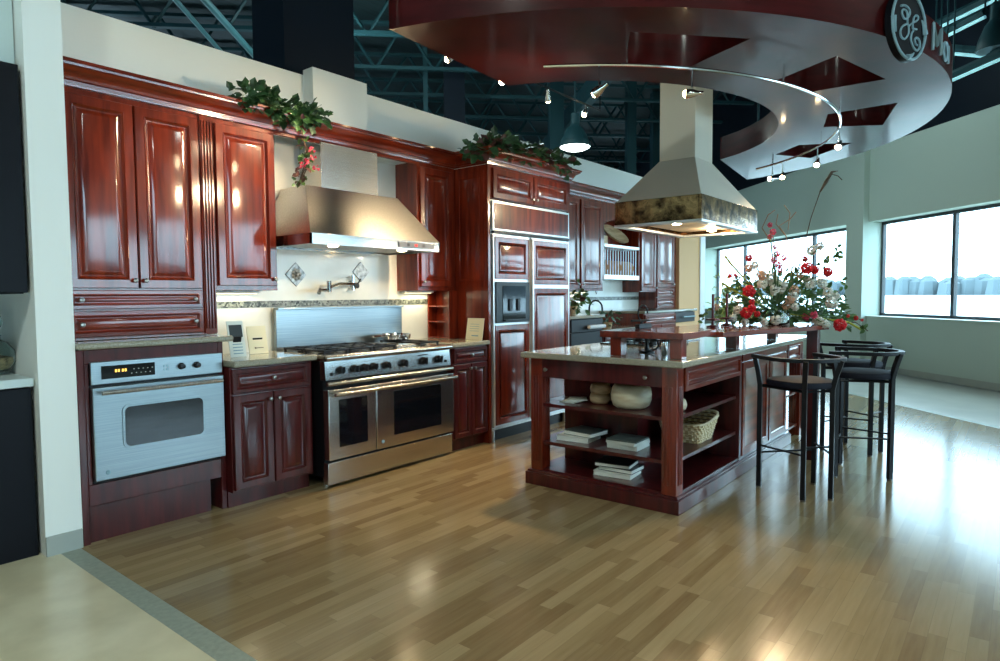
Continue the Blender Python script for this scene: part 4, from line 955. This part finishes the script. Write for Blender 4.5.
# local x must run left to right for a viewer outside the ring
SR = .175
t = thing('round_sign', (sc_pt.x, sc_pt.y, sz-SR), 'round black sign with entwined script letters on the outer face of the canopy', 'sign')
MB(SM).lathe((0, 0, -.03), [(SR, 0), (SR, .03), (.01, .031)], 48).build('disc', logo_b, t)
mb = MB(SM); mb.tube([(SR*.955*math.cos(a), SR*.955*math.sin(a), .004) for a in [2*PI*i/48 for i in range(48)]], .0075, 6, closed=True); mb.build('border', logo_s, t)
def stroke(pts, r=.0055):
    P_ = [Vector(((x-210)/120*SR, (190-y)/280*SR, .004)) for x, y in pts]; out = []
    for i in range(len(P_)-1):
        p0, p1, p2, p3 = P_[max(i-1, 0)], P_[i], P_[i+1], P_[min(i+2, len(P_)-1)]
        for k in range(5):
            u_ = k/5; out.append(.5*((2*p1)+(-p0+p2)*u_+(2*p0-5*p1+4*p2-p3)*u_**2+(-p0+3*p1-3*p2+p3)*u_**3))
    out.append(P_[-1]); return MB(SM).tube(out, r, 6)
stroke([(150, 62), (178, 45), (205, 60), (212, 95), (195, 140), (172, 150), (158, 120), (165, 85), (188, 85), (196, 120), (196, 170), (205, 205), (205, 260), (182, 310), (158, 305), (150, 265), (166, 215), (200, 178)]).build('letter', logo_s, t)
stroke([(205, 200), (235, 155), (262, 125), (270, 95), (256, 85), (240, 115), (232, 175), (236, 200), (262, 195)]).build('letter', logo_s, t)
stroke([(240, 215), (226, 255), (226, 310), (245, 355), (272, 362), (288, 325), (284, 280), (264, 262), (250, 285), (256, 315), (270, 320)]).build('letter', logo_s, t)
for k in range(4):
    a = math.radians(45+90*k+40); pts = [(SR*(.93-.028*j)*math.cos(a+j*.10), SR*(.93-.028*j)*math.sin(a+j*.10), .004) for j in range(6)]
    MB(SM).tube(pts, [.016, .015, .012, .009, .006, .003], 6).build('swirl', logo_s, t)
# letters following the sign
def ringletter(da, strokes, hgt, wd, z0, nm):
    a = ring_angle(da, z0+.05, RO+.012); o_ = Vector((math.cos(a), math.sin(a), 0)); p = Vector((RC.x, RC.y, z0))+o_*(RO+.012)
    M = Matrix.Translation(p) @ Matrix(((-o_.y, 0, o_.x, 0), (o_.x, 0, o_.y, 0), (0, 1, 0, 0), (0, 0, 0, 1)))
    t = thing('sign_letter', p, nm, 'sign letter')
    mb = MB(M)
    for s_ in strokes: mb.tube([(x*wd, y*hgt, 0) for x, y in s_], .009, 4)
    mb.build('letter_face', logo_s, t)
circ = [(.5+.5*math.cos(i*PI/8), .5+.5*math.sin(i*PI/8)) for i in range(17)]
ringletter(933, [[(0, 0), (0, 1), (.5, .25), (1, 1), (1, 0)]], .145, .13, RZ0+.035, 'raised capital M on the canopy edge right of the round sign')
ringletter(943.5, [circ], .10, .09, RZ0+.035, 'raised small letter o on the canopy edge after the capital M')
ringletter(948, [[(0, 0), (0, 1), (0, .75), (.3, 1), (.75, .95), (.9, .7), (.9, 0)]], .10, .08, RZ0+.035, 'raised small letter n on the canopy edge, last before it curves out of sight')

# track rail
railpx = [(543.5, 66.6), (593, 64.5), (640, 64.8), (690, 66), (747, 77), (771.5, 81.5), (799, 88.5), (820.7, 99.4), (834, 110), (838, 119), (836, 132), (826.6, 142.6), (809, 152.5), (779, 163), (754, 168.6)]
ZT = 2.49
t = thing('track_rail', (4.86, 1.5, ZT), 'curved silver lighting rail hanging just below the canopy', 'light track')
rp = [at_z(x, y, ZT) for x, y in railpx]
# resample on circle for smoothness
rc = Vector((4.622, 3.07)); RR = 2.09
aa = [math.atan2(p.y-rc.y, p.x-rc.x) for p in rp]
rpts = [Vector((rc.x+RR*math.cos(aa[0]+(aa[-1]-aa[0])*i/60), rc.y+RR*math.sin(aa[0]+(aa[-1]-aa[0])*i/60), ZT)) for i in range(61)]
MB().tube(rpts, .009, 8).build('rail', chrome, t)
def rail_at(px):
    a = min(range(61), key=lambda i: abs(projx(rpts[i])-px)); return rpts[a]
def projx(p):
    d = p-Vector((0, 0, H)); return 500+F*d.dot(rr)/d.dot(fw)
for i in (6, 20, 33, 46, 57): MB().cyl(rpts[i], (rpts[i].x, rpts[i].y, RZ0), .005, 6).build('stem', chrome, t)
def spot(p, top, aim, label, power=SPOT_POWER, size=.75, grp='track spotlights'):
    """small halogen head hanging from a stem"""
    p = Vector(p); t = thing('spotlight', p, label, 'spotlight', grp)
    MB().tube([Vector(top), p+Vector((0, 0, .03))], .005, 6).build('stem', chrome, t)
    d = (Vector(aim)-p).normalized()
    q_ = d.to_track_quat('-Z', 'Y').to_matrix().to_4x4(); M = Matrix.Translation(p) @ q_
    MB(M).lathe((0, 0, 0), [(.022, -.03), (.026, -.03), (.024, 0), (.012, .035), (.010, .06)], 14).build('head', chrome, t)
    MB(M).lathe((0, 0, -.026), [(.004, -.020), (.016, -.014), (.021, -.004), (.020, .0), (.002, .002)], 14).build('bulb', glow_w, t)
    if power:
        l = bpy.data.lights.new('spot_beam', 'SPOT'); l.energy = power; l.color = (1, .74, .44); l.spot_size = size; l.spot_blend = .7; l.shadow_soft_size = .07
        o = bpy.data.objects.new('spot_beam', l); C.objects.link(o); o.parent = t; o.matrix_local = Matrix.Translation(-p) @ (Matrix.Translation(p+d*.04) @ q_)
for i, (px, aim, lb, e) in enumerate(((594, (3.2, 3.6, 1.6), 'small spotlight on the canopy rail left of the hood chimney', 1.3), (692, (2.4, 3.9, 2.45), 'small spotlight on the rail just in front of the hood chimney', 1),
        (773, (4.6, 3.6, 2.2), 'small spotlight on the rail by the inner edge of the canopy', 1), (826, (2.2, 1.2, 0), 'bright spotlight where the rail turns at the right', 1),
        (812, (4.4, 1.3, 1.0), 'lit spotlight hanging low on the far part of the rail', .6), (776, (4.4, 1.4, 1.0), 'lit spotlight at the far end of the rail above the flowers', .6))):
    pr = rail_at(px)
    if i == 4: pr = rpts[47]
    if i == 5: pr = rpts[55]
    if i == 3: pr = rpts[38]
    spot(pr+Vector((0, 0, -.13)), pr, aim, lb, SPOT_POWER*e, .8)
# spots on a straight rail behind, washing the cabinets
t = thing('track_rail', (3.0, 2.9, 2.75), 'straight silver lighting rail under the left part of the canopy opening', 'light track')
ra, rb = at_y(440, 44, 3.0), at_y(600, 109, 3.0); rb.z = ra.z = (ra.z+rb.z)/2
MB().tube([ra+Vector((-.1, 0, 0)), rb], .008, 8).build('rail', black, t)
for q_ in (ra, rb): MB().cyl(q_, (q_.x, q_.y, 6.48), .006, 6).build('hanger_rod', black, t)
for px, aim, lb, e in ((453, (2.3, 4.0, 2.1), 'leftmost small warm spotlight hanging by the left tip of the canopy', 1.6), (504, (3.45, 3.75, 1.78), 'warm spotlight second from left near the canopy tip', 2.8), (549, (4.9, 3.3, 1.9), 'warm spotlight third from left over the refrigerator plants', .6), (586, (3.4, 3.0, 0), 'warm spotlight left of the hood chimney behind the canopy', 2.6)):
    f_ = min([i/40 for i in range(41)], key=lambda k: abs(projx(ra.lerp(rb, k))-px)); pr = ra.lerp(rb, f_)
    spot(pr+Vector((0, 0, -.07)), pr, aim, lb, SPOT_POWER*e, .8, 'spotlights on the straight rail')

# ================================================================== LEFT ALCOVE
t = thing('black_base_cabinet', (.4, 3.95, 0), 'black lower cabinet at the left edge beside the white pier', 'cabinet')
Box(-.8, 3.93, 0, 1.05, 4.44, .86).build('carcass', darkcab, t); 
for x0, x1 in ((-.79, .12), (.13, 1.045)): Box(x0, 3.86, .0, x1, 3.93, .855).build('door', darkcab, t, bev=.003)
o = Box(-.8, 3.84, .862, 1.053, 4.44, .905).build('countertop', mat('pale_blue_countertop', (.60, .70, .70), .3), bev=.004); tag(o, 'pale counter with a glass jar at the left edge', 'countertop')
t = thing('black_wall_cabinet', (.4, 3.95, 1.325), 'black upper cabinet at the left edge beside the white pier', 'wall cabinet')
Box(-.8, 3.93, 1.325, 1.05, 4.44, 2.438).build('carcass', darkcab, t)
for x0, x1 in ((-.79, .12), (.13, 1.045)): Box(x0, 3.835, 1.33, x1, 3.93, 2.435).build('door', darkcab, t, bev=.003)
struct(Box(-.8, 4.44, .905, 1.053, 4.45, 1.325).build('trim_11', mat('grey_green_splash', (.34, .42, .38), .35), smooth=False))
def jar(c):
    t = thing('glass_jar', c, 'round clear glass jar of potpourri with a ball stopper on the left counter', 'jar')
    MB().lathe(c, [(.04, 0), (.075, .02), (.095, .07), (.092, .12), (.06, .165), (.03, .18), (.028, .20), (.034, .205), (.026, .206), (.022, .182), (.055, .16), (.087, .12), (.089, .07), (.07, .024), (.002, .012)], 32).build('bowl', jarg, t, ang=60)
    MB().lathe(c, [(.002, .014), (.066, .026), (.082, .06), (.078, .085), (.02, .10)], 20).build('potpourri', potp, t)
    MB().lathe((c[0], c[1], c[2]+.206), [(.02, 0), (.015, .02), (.035, .045), (.042, .07), (.034, .10), (.01, .115)], 20).build('stopper', jarg, t, ang=60)
p = at_z(0, 374, .905); jar((p.x-.02, p.y, .906))

# ================================================================== SMALL ITEMS ON COUNTERS
def easel(name, px0, px1, y, z, h, m, label, tilt=.2):
    a, b_ = at_y(px0, 330, y).x, at_y(px1, 330, y).x
    M = Matrix.Translation(((a+b_)/2, y, z)) @ Matrix.Rotation(-tilt, 4, 'X')
    t = thing(name, ((a+b_)/2, y, z), label, 'card')
    w_ = (b_-a)/2
    Box(-w_, -.003, .0, w_, .003, h, M=M).build('card', m, t)
    Box(-w_*.5, .02, .0, w_*.5, .026, h*.55, M=Matrix.Translation(((a+b_)/2, y+.02, z)) @ Matrix.Rotation(.25, 4, 'X')).build('stand', blackp, t)
    return t, M, w_
t, M, w_ = easel('display_card', 249, 268, 4.05, .915, .19, cardm, 'cream printed card standing left of the range')
mb = MB(M); mb.box(-w_*.4, -.005, .035, -w_*.25, -.003, .045)
mb.box(-w_*.2, -.005, .038, w_*.5, -.003, .042); mb.build('print', stemm, t)
t, M, w_ = easel('display_card', 230, 246, 3.93, .915, .235, papg, 'grey brochure with a dark picture at the left end of the counter')
mb = MB(M); mb.box(-w_*.8, -.005, .13, w_*.8, -.003, .21); mb.build('picture', bookd, t)
mb = MB(M); [mb.box(-w_*.6, -.0055, .02+.02*i, w_*.6, -.003, .026+.02*i) for i in range(4)]; mb.build('print', logo_s, t)
M = Matrix.Translation((4.27, 3.735, .915)) @ Matrix.Rotation(-PI/2, 4, 'Z') @ Matrix.Rotation(-.18, 4, 'X'); w_ = .095
t = thing('display_card', (4.27, 3.735, .915), 'cream card standing on the counter against the refrigerator panel', 'card')
MB(M).box(-w_, -.003, 0, w_, .003, .19).build('card', cardm, t)
mb = MB(M); mb.box(-w_*.3, -.005, .03, w_*.5, -.003, .04); [mb.box(-w_*.6, -.005, .075+.02*i, w_*.5, -.003, .078+.02*i) for i in range(4)]; mb.build('print', logo_s, t)

# ================================================================== PLANTS
def foliage(name, pts, n, spread, size, m, label, cat, kinds=('ivy',), m2=None, stems=True, extra=None, n2=0):
    """pts: spine polyline; leaves scatter around it"""
    P_ = [Vector(p) for p in pts]
    t = thing(name, P_[0], label, cat)
    def sc(nn, m_, nm):
        mb = MB()
        for i in range(nn):
            k = random.random()*(len(P_)-1); j = int(k); c = P_[j].lerp(P_[j+1], k-j)
            o_ = Vector((random.gauss(0, spread[0]), random.gauss(0, spread[1]), random.gauss(0, spread[2])))
            d = (o_.normalized()+rnd(.6)+Vector((0, -.3, -.2)))
            nn_ = Vector((-.6, -1, .8))+rnd(.7)
            leafmesh(mb, c+o_, d, nn_, size*random.uniform(.6, 1.25), random.choice(kinds))
        return mb.build(nm, m_, t, smooth=False)
    sc(n, m, 'leaves')
    if m2: sc(n2, m2, 'bronze_leaves')
    if stems:
        mb = MB()
        for s_ in range(3): mb.tube([p+Vector((random.uniform(-.5, .5)*spread[0], random.uniform(-.5, .5)*spread[1], -spread[2]*.4)) for p in P_], .004, 5)
        mb.build('stem', stemm, t)
    return t
def A(px, py, y): return at_y(px, py, y)
# left ivy lying on the crown
foliage('ivy_garland', [A(240, 96, 3.94), A(262, 98, 3.94), A(278, 110, 3.93), A(298, 112, 3.92), A(320, 118, 3.93)], 300, (.028, .03, .028), .07, leafd, 'green ivy garland spilling over the crown moulding left of the range hood', 'plant')
t = foliage('hanging_flower_spray', [A(300, 128, 3.85), A(307, 150, 3.86), A(305, 168, 3.88), A(299, 184, 3.90)], 34, (.02, .02, .03), .045, MT['green_leaves'], 'pink flowered spray hanging from the ivy beside the hood chimney', 'flower spray', m2=leafr, n2=22)
def petals(mb, c, r, n, up=(0, 0, 1)):
    c = Vector(c)
    for i in range(n):
        d = rnd(1)
        if d.length < .1: continue
        d.normalize(); nn_ = d.cross(rnd(1)).normalized(); s_ = d.cross(nn_)
        a = c+d*r*.2; b_ = c+d*r+nn_*r*.35; e = c+d*r*1.02-nn_*r*.35; f_ = c+d*r*1.08+s_*r*.1
        mb.add([a, b_, f_, e], [(0, 1, 2, 3)])
for px, py in ((313, 158), (306, 162), (316, 168), (302, 165), (312, 150)):
    mb = MB(); petals(mb, A(px, py, 3.84), .024, 16); mb.build('blossom', pinkp, t, smooth=False)
foliage('mixed_plant_garland', [A(476, 150, 3.66), A(492, 146, 3.62), A(515, 150, 3.61), A(540, 157, 3.60), A(566, 166, 3.60)], 420, (.045, .05, .032), .085, leafd, 'green and burgundy leafy garland on top of the refrigerator cabinet', 'plant', m2=leafr, n2=150)
# far plants
t = foliage('potted_plant', [(5.98, 3.85, 1.17), (6.10, 3.85, 1.28)], 90, (.09, .06, .06), .08, MT['green_leaves'], 'leafy green plant on the raised dishwasher counter', 'plant', kinds=('oval',), m2=leafr, n2=14)
MB().lathe((6.02, 3.85, 1.083), [(.05, 0), (.07, .09), (.075, .095), (.065, .09), (.04, .08)], 18).build('pot', tan_w, t)
t = foliage('potted_plant', [(6.62, 3.75, 1.0), (6.70, 3.75, 1.08)], 50, (.06, .05, .04), .06, leafd, 'small dark plant on the sink counter right of the dishwasher', 'plant', kinds=('oval',))
MB().lathe((6.65, 3.75, .915), [(.04, 0), (.055, .06), (.058, .065), (.05, .06), (.03, .05)], 16).build('pot', tan_w, t)
# yellow shrub by the window
p = at_z(703, 392, 0); cp_ = Vector((p.x, p.y, 0)); cp_ = Vector((10.6, 3.55, 0)); dsh = projx(Vector((10.6, 3.55, 1)))
t = foliage('yellow_potted_shrub', [(10.45, 3.72, .75), (10.45, 3.72, 1.45)], 240, (.10, .10, .16), .10, leafy, 'bright yellow-green shrub standing by the far window', 'plant', kinds=('long',))
MB().lathe((10.45, 3.72, 0), [(.14, 0), (.2, .40), (.21, .42), (.18, .40), (.1, .38)], 20).build('pot', MT['white_enamel'], t)
MB().tube([(10.45, 3.72, .38), (10.45, 3.72, 1.3)], .015, 6).build('trunk', stemm, t)

# flower arrangement on bar
FC = Vector((5.28, 1.50, 1.056)); dF = (FC-Vector((0, 0, H))).dot(fw)
def fp(px, py, dd=0): return ray(px, py, dF+dd)
t = thing('flower_arrangement', FC, 'large mixed bouquet of red, white and pink flowers on the breakfast bar', 'flower arrangement')
MB().lathe(FC, [(.07, 0), (.10, .02), (.11, .07), (.08, .12), (.075, .12), (.10, .07), (.09, .02), (.002, .012)], 24).build('vase', jarg, t, ang=60)
base = FC+Vector((0, 0, .10))
stems = MB()
def ruffle(mb, c, r, n):
    """a full ruffled flower head: curled petals in shells round the centre"""
    c = Vector(c)
    for i in range(n):
        k = (i+.5)/n; ph = math.acos(1-2*k); th = i*2.39996
        d = Vector((math.sin(ph)*math.cos(th), math.sin(ph)*math.sin(th), math.cos(ph))); d = (d+rnd(.25)).normalized()
        a = d.cross(Vector((.3, .2, 1))).normalized(); b_ = d.cross(a); q_ = random.uniform(.85, 1.12)*r; w_ = r*.42
        vs = [c+d*q_*.45, c+d*q_*.85+a*w_, c+d*q_*1.05+b_*w_*.3, c+d*q_*.9-a*w_, c+d*q_*.8+b_*w_]
        mb.add(vs, [(0, 1, 2), (0, 2, 3), (1, 4, 2), (2, 4, 3)])
def bloom(px, py, r, m, nm, n=46, dd=None):
    p = fp(px, py, random.uniform(-.14, .02) if dd is None else dd); mb = MB(); ruffle(mb, p, r, n); mb.build(nm, m, t, smooth=False)
    mid = base.lerp(p, .55)+Vector((0, 0, .06)); stems.tube([base+rnd(.02), mid, p], .0035, 5)
for px, py, r in ((749, 291, .045), (746, 313, .042), (752, 308, .03), (807, 268, .045), (815, 270, .03), (828, 272, .036), (840, 325, .048), (805, 259, .022), (749, 258, .026), (752, 302, .022), (757, 314, .024), (730, 276, .016), (735, 275, .014), (856, 318, .018), (848, 316, .014), (862, 320, .012)): bloom(px, py, r, redp, 'red_carnation', 60)
for px, py, r in ((770, 225, .020), (773, 232, .024), (770, 237, .022), (777, 254, .026), (774, 260, .026), (779, 265, .024), (784, 258, .024), (780, 270, .020), (806, 316, .034), (814, 315, .030), (775, 247, .018)): bloom(px, py, r, pinkp, 'pink_blossom', 34)
for px, py, r in ((771, 279, .05), (781, 287, .055), (774, 290, .04), (793, 296, .04), (810, 283, .045), (762, 284, .04), (755, 265, .03), (812, 250, .04), (820, 246, .03), (783, 322, .05), (776, 320, .04), (795, 307, .03), (738, 310, .035), (832, 303, .045), (828, 292, .04), (818, 321, .042), (825, 324, .034), (733, 318, .032), (745, 322, .03), (822, 283, .04), (836, 296, .03), (764, 322, .03)): bloom(px, py, r, whitep, 'white_blossom', 44)
for px, py, r in ((749, 268, .032), (762, 275, .04), (794, 290, .04), (786, 306, .032), (716, 307, .025), (800, 275, .028), (790, 300, .035)): bloom(px, py, r, peach, 'peach_blossom', 40)
stems.build('stem', leafm, t)
mb = MB()
for i in range(1250):
    th = random.uniform(0, PI); k = random.random()**.6
    px = 784+62*k*math.cos(th)+random.gauss(0, 4); py = 325-48*k*math.sin(th)+random.gauss(0, 4)
    if py > 327: py = 327-random.random()*8
    p = fp(px, py, random.uniform(-.02, .24)); p.z = max(p.z, 1.095); d = (p-base).normalized()+rnd(.7); leafmesh(mb, p, d, Vector((-.6, -.5, .6))+rnd(.8), random.uniform(.035, .075), random.choice(('oval', 'long', 'oval')))
for px, py in ((835, 250), (840, 257), (733, 283), (725, 300), (720, 312), (850, 326), (862, 330), (822, 262), (842, 283), (700, 318)):
    for k in range(5): leafmesh(mb, fp(px, py)+rnd(.03), rnd(1), Vector((-1, -.5, .5)), .05, 'oval')
mb.build('leaves', leafm, t, smooth=False)
mb = MB()
for px, py, ex, ey in ((722, 283, 733, 290), (725, 256, 731, 264), (862, 330, 848, 322)):
    mb.tube([fp(px, py), fp(ex, ey), base], [.010, .008, .003], 6)
mb.build('lily_bud', leafy, t)
mb = MB()
for pl_ in ([(790, 300), (792, 260), (786, 236), (779, 226), (790, 219), (796, 212)], [(788, 230), (790, 213), (784, 205)], [(770, 240), (762, 228), (768, 215), (775, 210)], [(786, 236), (776, 224), (778, 214)]): mb.tube([fp(*q_) for q_ in pl_], .004, 5)
mb.build('curly_twig', willow, t)
mb = MB(); mb.tube([fp(793, 300), fp(800, 262), fp(811, 218), fp(820, 192)], [.005, .004, .004, .004], 5)
mb.tube([fp(820, 192), fp(826, 182), fp(832, 172), fp(838, 171)], [.006, .014, .010, .003], 6); mb.tube([fp(831, 174), fp(838, 176), fp(842, 180)], .004, 5)
mb.tube([fp(840, 325), fp(855, 322), fp(868, 331)], .004, 5); mb.tube([fp(730, 290), fp(740, 278), fp(752, 270)], .004, 5)
mb.build('dark_branch', stemm, t)
